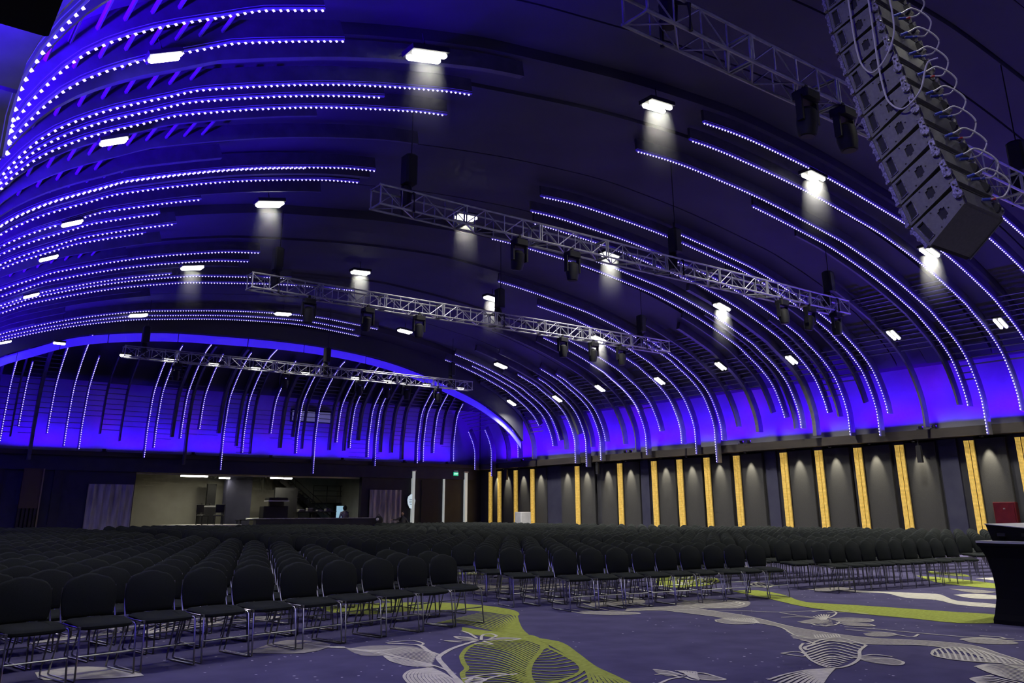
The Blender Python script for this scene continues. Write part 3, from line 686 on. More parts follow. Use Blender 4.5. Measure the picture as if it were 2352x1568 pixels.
    ('L','c_cream',0.02,[[10.217,7.028],[10.209,6.987],[10.2,6.947],[10.194,6.909],[10.249,6.911],[10.305,6.913],[10.361,6.915]]),
    ('L','c_cream',0.02,[[10.326,7.084],[10.317,7.047],[10.308,7.011],[10.304,6.977],[10.353,6.979],[10.403,6.982],[10.454,6.984]]),
    ('L','c_cream',0.02,[[10.436,7.142],[10.427,7.109],[10.418,7.076],[10.415,7.047],[10.459,7.049],[10.504,7.051],[10.548,7.054]]),
    ('P','c_taupe',0,[[9.788,6.135],[10.075,6.099],[10.063,5.872],[9.782,5.819],[9.637,5.977]]),
    ('L','c_cream',0.03,[[9.93,6.459],[9.988,6.216],[10.072,5.959],[9.995,5.833],[9.965,5.632],[10.229,5.696]]),
    ('L','c_cream',0.03,[[8.527,6.045],[9.239,6.137],[8.983,5.61]]),
    ('L','c_cream',0.03,[[8.347,5.925],[9.031,6.02],[8.821,5.538]]),
    ('L','c_cream',0.03,[[8.174,5.809],[8.832,5.908],[8.663,5.469]]),
    ('L','c_cream',0.03,[[8.011,5.699],[8.642,5.801],[8.511,5.401]]),
    ('L','c_cream',0.03,[[7.916,5.609],[8.478,5.695],[8.364,5.336]]),
    ('L','c_cream',0.03,[[7.823,5.521],[8.32,5.593],[8.221,5.273]]),
    ('L','c_cream',0.03,[[7.733,5.436],[8.171,5.498],[8.089,5.217]]),
    ('L','c_cream',0.03,[[7.645,5.353],[8.038,5.416],[7.987,5.184]]),
    ('L','c_cream',0.03,[[7.599,5.294],[7.927,5.344],[7.888,5.151]]),
    ('L','c_cream',0.03,[[7.559,5.238],[7.822,5.276],[7.79,5.119]]),
    ('L','c_cream',0.03,[[7.52,5.183],[7.72,5.21],[7.694,5.088]]),
    ('L','c_cream',0.03,[[7.482,5.129],[7.621,5.145],[7.6,5.057]]),
    ('L','c_cream',0.03,[[7.444,5.076],[7.524,5.083],[7.507,5.027]]),
    ('L','c_cream',0.03,[[8.555,6.103],[8.266,5.94],[7.968,5.67],[7.694,5.422],[7.517,5.193],[7.46,5.063]]),
    ('L','c_cream',0.035,[[8.983,5.61],[8.579,5.44],[8.159,5.188],[7.844,5.058],[7.575,5.002],[7.43,5.03]]),
    ('L','c_cream',0.03,[[7.799,5.836],[8.016,5.807],[7.944,5.654],[7.813,5.588],[7.795,5.703],[7.799,5.836]]),
    ('L','c_cream',0.04,[[8.759,6.273],[8.648,6.03],[8.303,5.912],[8.177,5.789]]),
    ('L','c_cream',0.022,[[8.985,6.579],[9.002,6.516],[9.02,6.455],[9.035,6.393],[9.047,6.328],[9.058,6.264],[9.069,6.201]]),
    ('L','c_cream',0.022,[[8.939,6.535],[8.951,6.474],[8.963,6.414],[8.975,6.353],[8.983,6.291],[8.992,6.23],[9.0,6.169]]),
    ('L','c_cream',0.022,[[8.894,6.493],[8.901,6.433],[8.908,6.373],[8.915,6.314],[8.92,6.255],[8.926,6.196],[8.932,6.138]]),
    ('L','c_cream',0.022,[[8.849,6.45],[8.851,6.391],[8.853,6.333],[8.855,6.275],[8.858,6.219],[8.861,6.162],[8.864,6.106]]),
    ('L','c_cream',0.022,[[8.804,6.409],[8.802,6.351],[8.799,6.294],[8.797,6.237],[8.797,6.183],[8.797,6.129],[8.798,6.076]]),
    ('L','c_cream',0.018,[[9.236,6.428],[9.122,6.336],[9.011,6.247]]),
    ('L','c_cream',0.018,[[9.264,6.411],[9.151,6.321],[9.041,6.233]]),
    ('L','c_cream',0.018,[[9.292,6.394],[9.18,6.305],[9.072,6.219]]),
    ('L','c_cream',0.018,[[9.32,6.377],[9.21,6.29],[9.102,6.204]]),
    ('L','c_cream',0.018,[[9.348,6.361],[9.239,6.274],[9.133,6.19]]),
    ('L','c_cream',0.018,[[9.376,6.344],[9.268,6.259],[9.163,6.176]]),
    ('L','c_cream',0.018,[[9.404,6.327],[9.298,6.243],[9.194,6.162]]),
    ('L','c_cream',0.018,[[9.432,6.31],[9.327,6.228],[9.225,6.147]]),
    ('L','c_cream',0.018,[[9.46,6.293],[9.357,6.212],[9.256,6.133]]),
    ('L','c_cream',0.018,[[9.488,6.276],[9.386,6.197],[9.286,6.119]]),
    ('L','c_cream',0.03,[[7.404,5.05],[7.296,5.082],[7.189,5.114],[7.044,5.117],[6.893,5.113],[6.717,5.086],[6.529,5.045]]),
    ('L','c_cream',0.03,[[7.41,5.046],[7.292,5.064],[7.176,5.082],[7.024,5.072],[6.87,5.057],[6.693,5.021],[6.506,4.973]]),
    ('L','c_cream',0.03,[[7.415,5.042],[7.288,5.046],[7.162,5.05],[7.005,5.028],[6.846,5.002],[6.669,4.957],[6.484,4.903]]),
    ('L','c_cream',0.03,[[7.42,5.038],[7.283,5.029],[7.149,5.019],[6.986,4.985],[6.823,4.948],[6.645,4.895],[6.462,4.834]]),
    ('L','c_cream',0.03,[[7.426,5.033],[7.279,5.011],[7.135,4.987],[6.967,4.942],[6.801,4.895],[6.622,4.833],[6.44,4.766]]),
    ('L','c_cream',0.03,[[7.431,5.029],[7.275,4.993],[7.122,4.956],[6.949,4.899],[6.778,4.842],[6.599,4.773],[6.419,4.7]]),
    ('L','c_cream',0.03,[[7.436,5.025],[7.271,4.976],[7.109,4.925],[6.93,4.857],[6.756,4.79],[6.576,4.713],[6.398,4.635]]),
    ('L','c_cream',0.03,[[7.441,5.021],[7.266,4.958],[7.096,4.895],[6.912,4.816],[6.735,4.739],[6.554,4.655],[6.378,4.571]]),
    ('L','c_cream',0.03,[[7.447,5.017],[7.262,4.941],[7.083,4.865],[6.894,4.775],[6.713,4.689],[6.533,4.597],[6.358,4.508]]),
    ('L','c_cream',0.03,[[7.452,5.013],[7.258,4.923],[7.07,4.834],[6.876,4.734],[6.692,4.639],[6.511,4.541],[6.338,4.446]]),
    ('P','c_taupe',0,[[8.243,5.354],[8.342,5.177],[8.415,4.989],[8.3,4.826],[8.081,4.755],[8.018,4.893],[8.059,5.076]]),
    ('L','c_cream',0.03,[[8.257,5.243],[8.474,5.208],[8.488,5.03]]),
    ('L','c_cream',0.03,[[8.144,5.104],[8.358,5.001],[8.284,4.808],[8.087,4.75],[8.051,4.958]]),
    ('L','c_cream',0.03,[[7.955,5.412],[8.125,5.28],[8.121,5.09]]),
    ('P','c_taupe',0,[[8.913,4.832],[9.166,4.806],[9.106,4.516],[9.049,4.244],[8.909,4.261],[8.794,4.535]]),
    ('L','c_cream',0.03,[[8.974,4.887],[9.282,5.0],[9.57,4.961],[9.625,4.806],[9.479,4.562],[9.255,4.335]]),
    ('L','c_cream',0.03,[[8.88,4.824],[8.802,4.623],[8.844,4.434],[8.941,4.236],[9.018,4.027]]),
    ('L','c_cream',0.022,[[8.974,4.887],[8.934,4.858],[8.88,4.824]]),
    ('L','c_cream',0.022,[[9.216,4.976],[9.052,4.866],[8.851,4.749]]),
    ('L','c_cream',0.022,[[9.34,4.992],[9.105,4.837],[8.822,4.674]]),
    ('L','c_cream',0.022,[[9.42,4.982],[9.14,4.798],[8.806,4.607]]),
    ('L','c_cream',0.022,[[9.5,4.971],[9.191,4.767],[8.818,4.554]]),
    ('L','c_cream',0.022,[[9.572,4.955],[9.237,4.733],[8.829,4.501]]),
    ('L','c_cream',0.022,[[9.588,4.911],[9.256,4.687],[8.841,4.449]]),
    ('L','c_cream',0.022,[[9.603,4.868],[9.28,4.644],[8.86,4.4]]),
    ('L','c_cream',0.022,[[9.619,4.825],[9.305,4.601],[8.883,4.354]]),
    ('L','c_cream',0.022,[[9.602,4.768],[9.316,4.553],[8.906,4.308]]),
    ('L','c_cream',0.022,[[9.562,4.701],[9.315,4.501],[8.929,4.262]]),
    ('L','c_cream',0.022,[[9.523,4.634],[9.313,4.448],[8.949,4.215]]),
    ('L','c_cream',0.022,[[9.484,4.57],[9.31,4.395],[8.967,4.168]]),
    ('L','c_cream',0.022,[[9.409,4.491],[9.29,4.337],[8.984,4.121]]),
    ('L','c_cream',0.022,[[9.331,4.412],[9.267,4.278],[9.001,4.074]]),
    ('L','c_cream',0.022,[[9.255,4.335],[9.245,4.221],[9.018,4.027]]),
    ('L','c_cream',0.03,[[8.566,4.262],[8.776,4.254],[8.851,4.182],[8.875,4.088],[8.854,3.977],[8.812,3.861],[8.767,3.746]]),
    ('L','c_cream',0.03,[[8.562,4.256],[8.733,4.232],[8.789,4.152],[8.803,4.055],[8.781,3.945],[8.736,3.829],[8.688,3.714]]),
    ('L','c_cream',0.03,[[8.559,4.251],[8.692,4.21],[8.728,4.123],[8.731,4.022],[8.709,3.914],[8.662,3.798],[8.611,3.684]]),
    ('L','c_cream',0.03,[[8.555,4.245],[8.65,4.188],[8.668,4.094],[8.661,3.991],[8.639,3.883],[8.588,3.767],[8.535,3.653]]),
    ('L','c_cream',0.03,[[8.551,4.239],[8.609,4.166],[8.609,4.066],[8.592,3.959],[8.57,3.853],[8.516,3.737],[8.46,3.623]]),
    ('L','c_cream',0.03,[[8.548,4.234],[8.569,4.145],[8.551,4.038],[8.524,3.928],[8.502,3.823],[8.446,3.708],[8.387,3.594]]),
    ('L','c_cream',0.03,[[8.544,4.228],[8.529,4.124],[8.494,4.01],[8.457,3.898],[8.435,3.794],[8.376,3.679],[8.315,3.565]]),
    ('L','c_cream',0.03,[[8.54,4.222],[8.489,4.103],[8.437,3.983],[8.391,3.868],[8.369,3.765],[8.308,3.65],[8.244,3.537]]),
    ('L','c_cream',0.03,[[8.536,4.217],[8.45,4.082],[8.381,3.956],[8.326,3.839],[8.304,3.737],[8.24,3.622],[8.175,3.509]]),
    ('L','c_cream',0.03,[[8.533,4.211],[8.411,4.061],[8.326,3.93],[8.263,3.81],[8.24,3.709],[8.174,3.594],[8.106,3.482]]),
    ('L','c_cream',0.03,[[8.529,4.205],[8.373,4.041],[8.272,3.904],[8.2,3.782],[8.178,3.682],[8.109,3.567],[8.039,3.455]]),
    ('L','c_cream',0.035,[[8.25,3.963],[8.078,3.995],[7.944,3.998],[7.827,3.895],[7.646,3.759]]),
    ('L','c_cream',0.03,[[7.953,3.991],[8.069,3.955],[8.162,3.908],[8.135,3.809],[8.105,3.711],[8.043,3.603],[7.983,3.498]]),
    ('L','c_cream',0.03,[[7.925,3.97],[8.013,3.923],[8.081,3.867],[8.05,3.767],[8.016,3.67],[7.945,3.561],[7.877,3.455]]),
    ('L','c_cream',0.03,[[7.898,3.95],[7.958,3.891],[8.002,3.826],[7.966,3.727],[7.928,3.629],[7.85,3.519],[7.773,3.413]]),
    ('L','c_cream',0.03,[[7.871,3.929],[7.904,3.86],[7.924,3.786],[7.884,3.687],[7.843,3.59],[7.757,3.479],[7.672,3.372]]),
    ('L','c_cream',0.03,[[7.844,3.909],[7.851,3.829],[7.848,3.747],[7.804,3.648],[7.759,3.551],[7.666,3.44],[7.574,3.332]]),
    ('L','c_cream',0.03,[[7.818,3.889],[7.798,3.799],[7.774,3.709],[7.726,3.61],[7.678,3.513],[7.578,3.401],[7.479,3.293]]),
    ('L','c_cream',0.03,[[7.791,3.869],[7.746,3.769],[7.701,3.671],[7.649,3.573],[7.598,3.477],[7.491,3.364],[7.386,3.255]]),
    ('L','c_cream',0.03,[[7.765,3.849],[7.695,3.739],[7.63,3.635],[7.574,3.536],[7.52,3.441],[7.407,3.327],[7.295,3.218]]),
    ('P','c_taupe',0,[[10.291,5.245],[10.574,5.111],[10.557,4.866],[10.4,4.661],[10.15,4.777],[10.056,5.011]]),
    ('L','c_cream',0.03,[[10.157,5.179],[10.469,5.062],[10.485,4.881]]),
    ('L','c_cream',0.03,[[10.642,5.191],[10.726,5.035],[10.662,4.912]]),
    ('L','c_cream',0.03,[[10.485,4.881],[10.648,4.712],[10.725,4.528]]),
    ('P','c_green',0,[[12.983,10.688],[13.422,10.447],[13.092,9.643],[12.336,8.67],[12.514,8.032],[12.722,7.1],[12.833,6.516],[12.942,6.028],[12.061,5.633],[11.622,5.922],[11.622,6.504],[11.575,7.443],[11.726,8.265],[12.295,9.32]]),
    ('P','c_green',0,[[19.139,10.526],[19.046,9.94],[18.715,9.133],[18.095,8.255],[17.209,7.862],[17.279,8.531],[17.731,9.358]]),
    ('P','c_green',0,[[14.4,13.889],[15.064,13.853],[15.105,13.315],[13.63,11.994],[12.718,11.714],[12.838,12.371]]),
    ('P','c_cream',0,[[14.593,9.734],[14.878,9.166],[15.104,8.55],[15.281,8.094],[14.952,7.761],[14.399,7.285],[14.345,6.656],[13.844,6.432],[13.815,6.998],[14.263,7.569],[14.219,8.061],[14.73,8.744],[14.465,9.17]]),
    ('P','c_taupe',0,[[14.345,10.166],[15.178,9.977],[15.096,9.562],[14.254,9.556]]),
    ('P','c_cream',0,[[15.358,7.83],[15.806,7.674],[15.775,7.297],[15.17,7.026],[14.984,7.357]]),
    ('P','c_cream',0,[[19.374,9.356],[20.051,9.122],[19.08,8.691]]),
    ('P','c_taupe',0,[[16.466,8.459],[16.656,8.075],[16.432,7.591],[15.969,7.751]]),
    ('P','c_taupe',0,[[8.867,14.574],[9.594,14.478],[10.622,14.16],[11.696,13.828],[11.495,13.198],[10.172,13.289],[9.085,13.707]]),
    ('L','c_cream',0.05,[[9.551,12.478],[9.408,11.81],[9.429,11.157],[9.824,10.756]]),
    ('P','c_taupe',0,[[3.444,9.264],[4.164,9.866],[4.416,9.256],[3.945,8.873]]),
    ('P','c_cream',0,[[1.535,9.353],[1.878,9.454],[2.158,9.15],[2.289,8.582],[1.85,8.716],[1.539,8.908]]),
]

# ------------------------------------------------------------------ vault profile: distance in from the rib line -> height
PROF = np.array([(0, 3.0), (0, 3.9), (0, 4.4), (0.03, 4.65), (0.2, 5.15), (0.6, 5.84), (1.2, 6.37), (2.05, 6.88), (2.5, 7.13), (4.46, 7.85), (6.5, 8.39),
                 (7.5, 8.56), (10.2, 8.92), (12.7, 9.10), (13.9, 9.13), (15.2, 9.13)]) * 1.09375
FARP = np.array([(0, 3.0), (0, 3.9), (0, 4.8), (0.1, 5.44), (0.36, 6.45), (0.95, 7.12), (1.64, 7.69), (2.5, 8.2), (3.05, 8.38), (3.6, 8.52), (4.6, 8.7), (5.6, 8.8)]) * 1.09375
def dense(P, k=8):
    out = []
    for i in range(len(P) - 1):
        p0, p1, p2, p3 = P[max(i - 1, 0)], P[i], P[i + 1], P[min(i + 2, len(P) - 1)]
        for j in range(k):
            t = j / k
            a = np.linalg.norm(p2 - p1)
            m1 = (p2 - p0) / (np.linalg.norm(p1 - p0) + a + 1e-9) * a
            m2 = (p3 - p1) / (a + np.linalg.norm(p3 - p2) + 1e-9) * a
            out.append((2 * t ** 3 - 3 * t ** 2 + 1) * p1 + (t ** 3 - 2 * t ** 2 + t) * m1 + (-2 * t ** 3 + 3 * t ** 2) * p2 + (t ** 3 - t ** 2) * m2)
    out.append(P[-1])
    return np.array(out)
DP, DF = dense(PROF), dense(FARP)
_h = (RX - LX) / 2
DP = DP[DP[:, 0] < _h - 0.05]
NHALF = len(DP)
DP = np.vstack([DP, np.column_stack([2 * _h - DP[::-1, 0], DP[::-1, 1]])])     # full arch, wall to wall
def arc(P):
    return np.concatenate([[0], np.cumsum(np.linalg.norm(np.diff(P, axis=0), axis=1))])
AP, AF = arc(DP), arc(DF)
def at_s(P, A, s):
    return np.array([np.interp(s, A, P[:, 0]), np.interp(s, A, P[:, 1])])
def nrm(P, A, s):
    a, b = at_s(P, A, s - 0.05), at_s(P, A, s + 0.05)
    t = (b - a) / (np.linalg.norm(b - a) + 1e-9)
    return np.array([-t[1], t[0]])           # outward: away from the room
def s_of_z(P, A, z):
    n = NHALF if P is DP else len(P)
    return float(np.interp(z, P[:n, 1] + np.arange(n) * 1e-7, A[:n]))
def s_of_d(P, A, d):
    i = np.searchsorted(P[:, 0], d + 1e-6)
    return float(np.interp(d, P[:, 0] + np.arange(len(P)) * 1e-7, A))
# side mappings: (d, z) -> world
def right_pt(q, y): return (RX - q[0], y, q[1])
def left_pt(q, y): return (LX + q[0], y, q[1])
def far_pt(q, x): return (x, FY - q[0], q[1])

# ------------------------------------------------------------------ floor
fl = MB(); fl.quad((LX - 3, BACK, 0), (RX + 3, BACK, 0), (RX + 3, 56, 0), (LX - 3, 56, 0))
floor = struct('floor', fl, M['carpet'])

# ------------------------------------------------------------------ vault shell in broad bands with open joints
ceil_root = bpy.data.objects.new('ceiling', None)
C.objects.link(ceil_root); ceil_root['kind'] = 'structure'
S0 = s_of_z(DP, AP, 6.25)
def shell_band(y0, y1, off):
    ss = list(np.linspace(S0, AP[NHALF], 40))
    loop = []
    for s in ss:
        q = at_s(DP, AP, s) + nrm(DP, AP, s) * off
        if RX - q[0] > XC + 0.02: loop.append((RX - q[0], q[1]))
    loop += [(XC, loop[-1][1])] + [(2 * XC - x, z) for x, z in reversed(loop)]
    mb = MB()
    mb.loft([[(x, y0, z) for x, z in loop], [(x, y1, z) for x, z in loop]], closed=False)
    # returned edges give the bands thickness
    mb.loft([[(x, y0, z) for x, z in loop], [(x, y0, z + 0.3) for x, z in loop]], closed=False)
    mb.loft([[(x, y1, z + 0.3) for x, z in loop], [(x, y1, z) for x, z in loop]], closed=False)
    o = mb.build('ceiling_panel', M['vault'], ceil_root, True)
    return o
yy = BACK
rb = random.Random(3)
while yy < AY - 0.05:
    wd = rb.choice((1.1, 1.7, 2.3, 1.4))
    y1 = min(yy + wd, AY)
    shell_band(yy, y1 - 0.05, rb.choice((0.30, 0.36, 0.30, 0.55)))
    yy = y1
# dark backing above the bands, closing the joints
bk = MB()
lp = []
for s in np.linspace(S0 - 0.3, AP[NHALF], 30):
    q = at_s(DP, AP, s) + nrm(DP, AP, s) * 0.95
    if RX - q[0] > XC: lp.append((RX - q[0], q[1]))
lp = lp + [(2 * XC - x, z) for x, z in reversed(lp)]
bk.loft([[(x, BACK, z) for x, z in lp], [(x, AY + 0.4, z) for x, z in lp]], closed=False)
bk.build('ceiling_backing', M['vault_dark'], ceil_root, True)
# shell over the far strip of the hall
fb = MB()
lp = []
for s in np.linspace(s_of_z(DF, AF, 7.2), AF[-1], 26):
    q = at_s(DF, AF, s) + nrm(DF, AF, s) * 0.35
    lp.append((FY - q[0], q[1]))
fb.loft([[(LX - 1.5, y, z) for y, z in lp], [(RX + 1.5, y, z) for y, z in lp]], closed=False)
struct('ceiling_far', fb, M['vault_dark'], None, True)

# end arch of the main vault: dark fascia and a lit cove band under it
ARCH = [(3.14, 6.35), (4.12, 6.81), (5.27, 7.30), (6.6, 7.63), (8.7, 7.93), (10.79, 8.05), (13.44, 8.13), (15.91, 8.08), (18.36, 7.85), (20.5, 7.43), (22.5, 6.84), (24.1, 6.3), (25.3, 5.7), (26.2, 5.1), (26.9, 4.4)]
ARCH = [(1.2, 4.4), (1.7, 5.1), (2.35, 5.75)] + ARCH
AR = dense(np.array(ARCH) * 1.09375, 4)
fa = MB()
top = [(x, z + 0.40) for x, z in AR]
cap = []
for (x, z) in top:
    d = min(RX - x, x - LX)
    zz = float(np.interp(d, DP[:, 0] + np.arange(len(DP)) * 1e-7, DP[:, 1])) + 0.6
    cap.append((x, max(zz, z + 0.05)))
fa.loft([[(x, AY, z) for x, z in top], [(x, AY, z) for x, z in cap]], closed=False)
fa.loft([[(x, AY + 0.18, z) for x, z in top], [(x, AY, z) for x, z in top]], closed=False)
fascia = struct('trim_1', fa, M['vault_dark'])
nseg = 14
cove = thing('cove_light_band', 'long arched band of blue cove light under the dark end arch of the ceiling', 'cove light', (0, AY, 0))
for i in range(nseg):
    a, b = int(i * (len(AR) - 1) / nseg), int((i + 1) * (len(AR) - 1) / nseg)
    mb = MB()
    seg = AR[a:b + 1].copy()
    seg[0] += (seg[1] - seg[0]) * 0.08
    mb.loft([[(x, 0.20, z) for x, z in seg], [(x, 0.20, z + 0.36) for x, z in seg], [(x, 0.26, z + 0.36) for x, z in seg], [(x, 0.26, z) for x, z in seg], [(x, 0.20, z) for x, z in seg]], closed=False)
    mb.build('cove_panel', M['cove'], cove)

# ------------------------------------------------------------------ walls
def wall_box(name, x0, x1, y0, y1, z0, z1, m):
    return struct(name, MB().box(x0, x1, y0, y1, z0, z1), m)
WX = 30.95
wall_box('wall_right', WX, WX + 0.3, BACK, FY + 1.2, 0, 4.0, M['wall'])
wall_box('wall_right_upper', RX + 1.35, RX + 1.6, BACK, FY + 1.2, 4.0, 9.2, M['upper_wall'])
wall_box('wall_left', LX - 1.65, LX - 1.35, BACK, FY + 1.2, 0, 4.0, M['wall'])
wall_box('wall_left_upper', LX - 1.75, LX - 1.5, BACK, FY + 1.2, 4.0, 9.2, M['upper_wall'])
wall_box('wall_back', LX - 1.6, RX + 1.6, BACK - 0.3, BACK, 0, 10.8, M['wall'])
wall_box('wall_far_upper', LX - 1.6, RX + 1.6, FY + 1.3, FY + 1.55, 4.0, 9.6, M['upper_wall'])
# ledges
lr = MB(); lr.box(RX + 0.33, RX + 1.4, BACK, FY + 1.4, 3.87, LEDGE); struct('trim_2', lr, M['ledge'])
ll = MB(); ll.box(LX - 1.6, LX - 0.6, BACK, FY + 1.4, 3.87, LEDGE); struct('trim_3', ll, M['ledge'])
lf = MB(); lf.box(LX - 0.33, RX + 0.33, FY + 0.33, FY + 1.4, 3.98, LEDGE); struct('trim_4', lf, M['ledge'])
lf2 = MB(); lf2.box(LX - 0.33, RX + 0.33, FY + 0.45, FY + 1.4, 3.3, 3.98); struct('wall_far_beam', lf2, M['navy'])

# ------------------------------------------------------------------ ribs
def rib_mesh(P, A, s0, s1, pt, y, depth, thick, n=None):
    """curved blade standing on edge: inner edge on the profile"""
    n = n or max(6, int((s1 - s0) / 0.28))
    loops = []
    for s in np.linspace(s0, s1, n):
        q = at_s(P, A, s); o = q + nrm(P, A, s) * depth
        loops.append([pt(q, y - thick / 2), pt(q, y + thick / 2), pt(o, y + thick / 2), pt(o, y - thick / 2)])
    return MB().loft(loops)
def led_parts(P, A, s0, s1, pt, y, parent, step=0.105, r=0.026):
    ch = MB(); loops = []
    for s in np.linspace(s0, s1, max(6, int((s1 - s0) / 0.28))):
        q = at_s(P, A, s); nn = nrm(P, A, s)
        i, o = q - nn * 0.022, q + nn * 0.03
        loops.append([pt(i, y - 0.02), pt(i, y + 0.02), pt(o, y + 0.038), pt(o, y - 0.038)])
    ch.loft(loops); c = ch.build('led_channel', M['channel'], parent)
    db = MB()
    for s in np.arange(s0 + 0.05, s1 - 0.03, step):
        q = at_s(P, A, s) - nrm(P, A, s) * 0.035
        db.octa(pt(q, y), r)
    d = db.build('led_dots', M['led'], parent)
    d['kind'] = 'stuff'
    return c
def lit_rib(P, A, s0, s1, pt, y, label, group):
    t = thing('light_rib', label, 'light rib', (0, 0, 0), 0, group)
    rib_mesh(P, A, s0, s1, pt, y, 0.30, 0.07).build('blade', M['rib'], t)
    led_parts(P, A, s0, s1, pt, y, t)
    return t
RIGHT = sorted(DATA['right'], key=lambda r: -r[1])
for i, (nm, y, xt, zb) in enumerate(RIGHT):
    s0 = s_of_z(DP, AP, max(zb, 3.35))
    s1 = s_of_d(DP, AP, RX - xt)
    if nm in ('G', 'E'): s1 = s_of_z(DP, AP, 6.2)
    lit_rib(DP, AP, s0, max(s1, s0 + 1), right_pt, y, f'LED-dotted arched rib along the right wall, {ORD[i]} from the far corner', 'lit ribs along the right wall')
for j, (y, xt) in enumerate(((9.9, 22.9), (9.12, 23.2))):
    lit_rib(DP, AP, s_of_z(DP, AP, 4.5), s_of_d(DP, AP, RX - xt), right_pt, y, ('LED-dotted arched rib passing just behind the hanging loudspeakers, the further one', 'LED-dotted arched rib passing just behind the hanging loudspeakers, the nearer one')[j], 'lit ribs along the right wall')
FAR = sorted(DATA['far'])
for i, (x, zb, yt, zt) in enumerate(FAR):
    s1 = s_of_z(DF, AF, min(zt, 9.5))
    lit_rib(DF, AF, s_of_z(DF, AF, zb), s1, far_pt, x, f'LED-dotted rib curving up from the far wall, {ORD[i]} from the left', 'lit ribs on the far wall')
LEFT = sorted(DATA['left'], key=lambda r: -r[1])
rl = random.Random(11)
for i, (xe, y) in enumerate(LEFT):
    s0 = s_of_z(DP, AP, rl.uniform(4.3, 5.4))
    s1 = s_of_d(DP, AP, xe - LX)
    if xe > 14 and i in (5, 6): s0 = s_of_d(DP, AP, 12.2)
    lit_rib(DP, AP, s0, s1, left_pt, y, f'LED-dotted arched rib along the left side of the ceiling, {ORD[i]} from the far end', 'lit ribs along the left side')

# plain ribs between the lit ones
rr = random.Random(5)
def plain_rib(P, A, s0, s1, pt, y, label, group, depth=0.3, thick=0.07):
    o = rib_mesh(P, A, s0, s1, pt, y, depth, thick).build('ceiling_rib', M['rib'])
    tag(o, label, 'rib', group)
    return o
lit_y = [r[1] for r in RIGHT]
y, k = 40.6, 0
PR = []
while y > 6:
    if min(abs(y - q) for q in lit_y) > 0.28:
        s0 = s_of_z(DP, AP, rr.choice((4.25, 4.6, 4.9, 5.3, 4.25)))
        s1 = s_of_d(DP, AP, rr.uniform(3.5, 9.5))
        plain_rib(DP, AP, s0, s1, right_pt, y, f'unlit purple-tinted rib curving up the right wall, {ORD[k]} from the far corner', 'unlit ribs along the right wall', 0.3, rr.choice((0.07, 0.07, 0.16)))
        PR.append(y); k += 1
    y -= rr.uniform(0.75, 1.3)
lit_x = [r[0] for r in FAR]
x, k = 1.6, 0
PF = []
while x < 29.3:
    if min(abs(x - q) for q in lit_x) > 0.22:
        s0 = s_of_z(DF, AF, rr.choice((3.7, 4.35, 4.7, 5.0, 5.3)))
        s1 = s_of_z(DF, AF, rr.uniform(8.3, 9.3))
        plain_rib(DF, AF, s0, s1, far_pt, x, f'unlit rib curving up from the far wall, {ORD[k]} from the left', 'unlit ribs on the far wall', 0.28, rr.choice((0.06, 0.06, 0.1, 0.14)))
        PF.append(x); k += 1
    x += rr.uniform(0.55, 1.0)
lit_l = [r[1] for r in LEFT]
y, k = 37.5, 0
PL = []
while y > 9.2:
    if min(abs(y - q) for q in lit_l) > 0.3:
        s0 = s_of_z(DP, AP, rr.choice((4.3, 4.8, 5.2, 5.9)))
        plain_rib(DP, AP, s0, s_of_d(DP, AP, rr.uniform(2.5, 8.5)), left_pt, y, f'unlit rib curving up the left side of the ceiling, {ORD[k]} from the far end', 'unlit ribs along the left side', 0.3, rr.choice((0.07, 0.07, 0.14)))
        PL.append(y); k += 1
    y -= rr.uniform(0.9, 1.6)

for y, zb in ((8.4, 3.95), (7.5, 4.77)):
    plain_rib(DP, AP, s_of_z(DP, AP, zb), s_of_d(DP, AP, 4.0), left_pt, y, 'wide violet rib hanging at the very left edge, ' + ('the longer one' if zb < 4 else 'the shorter one'), 'unlit ribs along the left side', 0.3, 0.08)
    PL.append(y)
# ------------------------------------------------------------------ slat ladders between the ribs
def slat_run(name, P, A, pts_axis, pt, s_lo, s_hi, step, limit, order):
    root = bpy.data.objects.new(name, None); C.objects.link(root); root['kind'] = 'structure'
    ax = sorted(pts_axis)
    spans = []
    for a, b in zip(ax[:-1], ax[1:]):
        if b - a < 0.2 or b - a > 2.6: continue
        lo, hi = s_lo + rs_.choice((0, 0, 0.2, 0.6, -0.3, -0.8)), s_hi + rs_.uniform(-2.0, 0.8)
        s = lo
        while s < hi:
            spans.append((a, b, s)); s += step
    spans.sort(key=order)
    rest = MB()
    for i, (a, b, s) in enumerate(spans):
        q = at_s(P, A, s) + nrm(P, A, s) * 0.15
        tn = nrm(P, A, s); tx = np.array([tn[1], -tn[0]])
        c = [q - tx * 0.016 - tn * 0.02, q + tx * 0.016 - tn * 0.02, q + tx * 0.016 + tn * 0.02, q - tx * 0.016 + tn * 0.02]
        lp = [[pt(v, a + 0.02) for v in c], [pt(v, b - 0.02) for v in c]]
        if i < limit: MB().loft(lp).build('slat', M['slat'], root)
        else: rest.loft(lp)
    if rest.v:
        o = rest.build('distant_slats', M['slat'], root); o['kind'] = 'stuff'
    return len(spans)
rs_ = random.Random(9)
S6 = s_of_z(DP, AP, 6.35)
n1 = slat_run('trim_5', DP, AP, lit_y + PR, right_pt, S6, S6 + 3.2, 0.24, 220, lambda t: t[0])
SF = s_of_z(DF, AF, 5.2)
n2 = slat_run('trim_6', DF, AF, lit_x + PF, far_pt, SF, SF + 3.4, 0.24, 220, lambda t: t[0])
n3 = slat_run('trim_7', DP, AP, lit_l + PL, left_pt, S6 - 0.3, S6 + 3.0, 0.34, 150, lambda t: t[0])

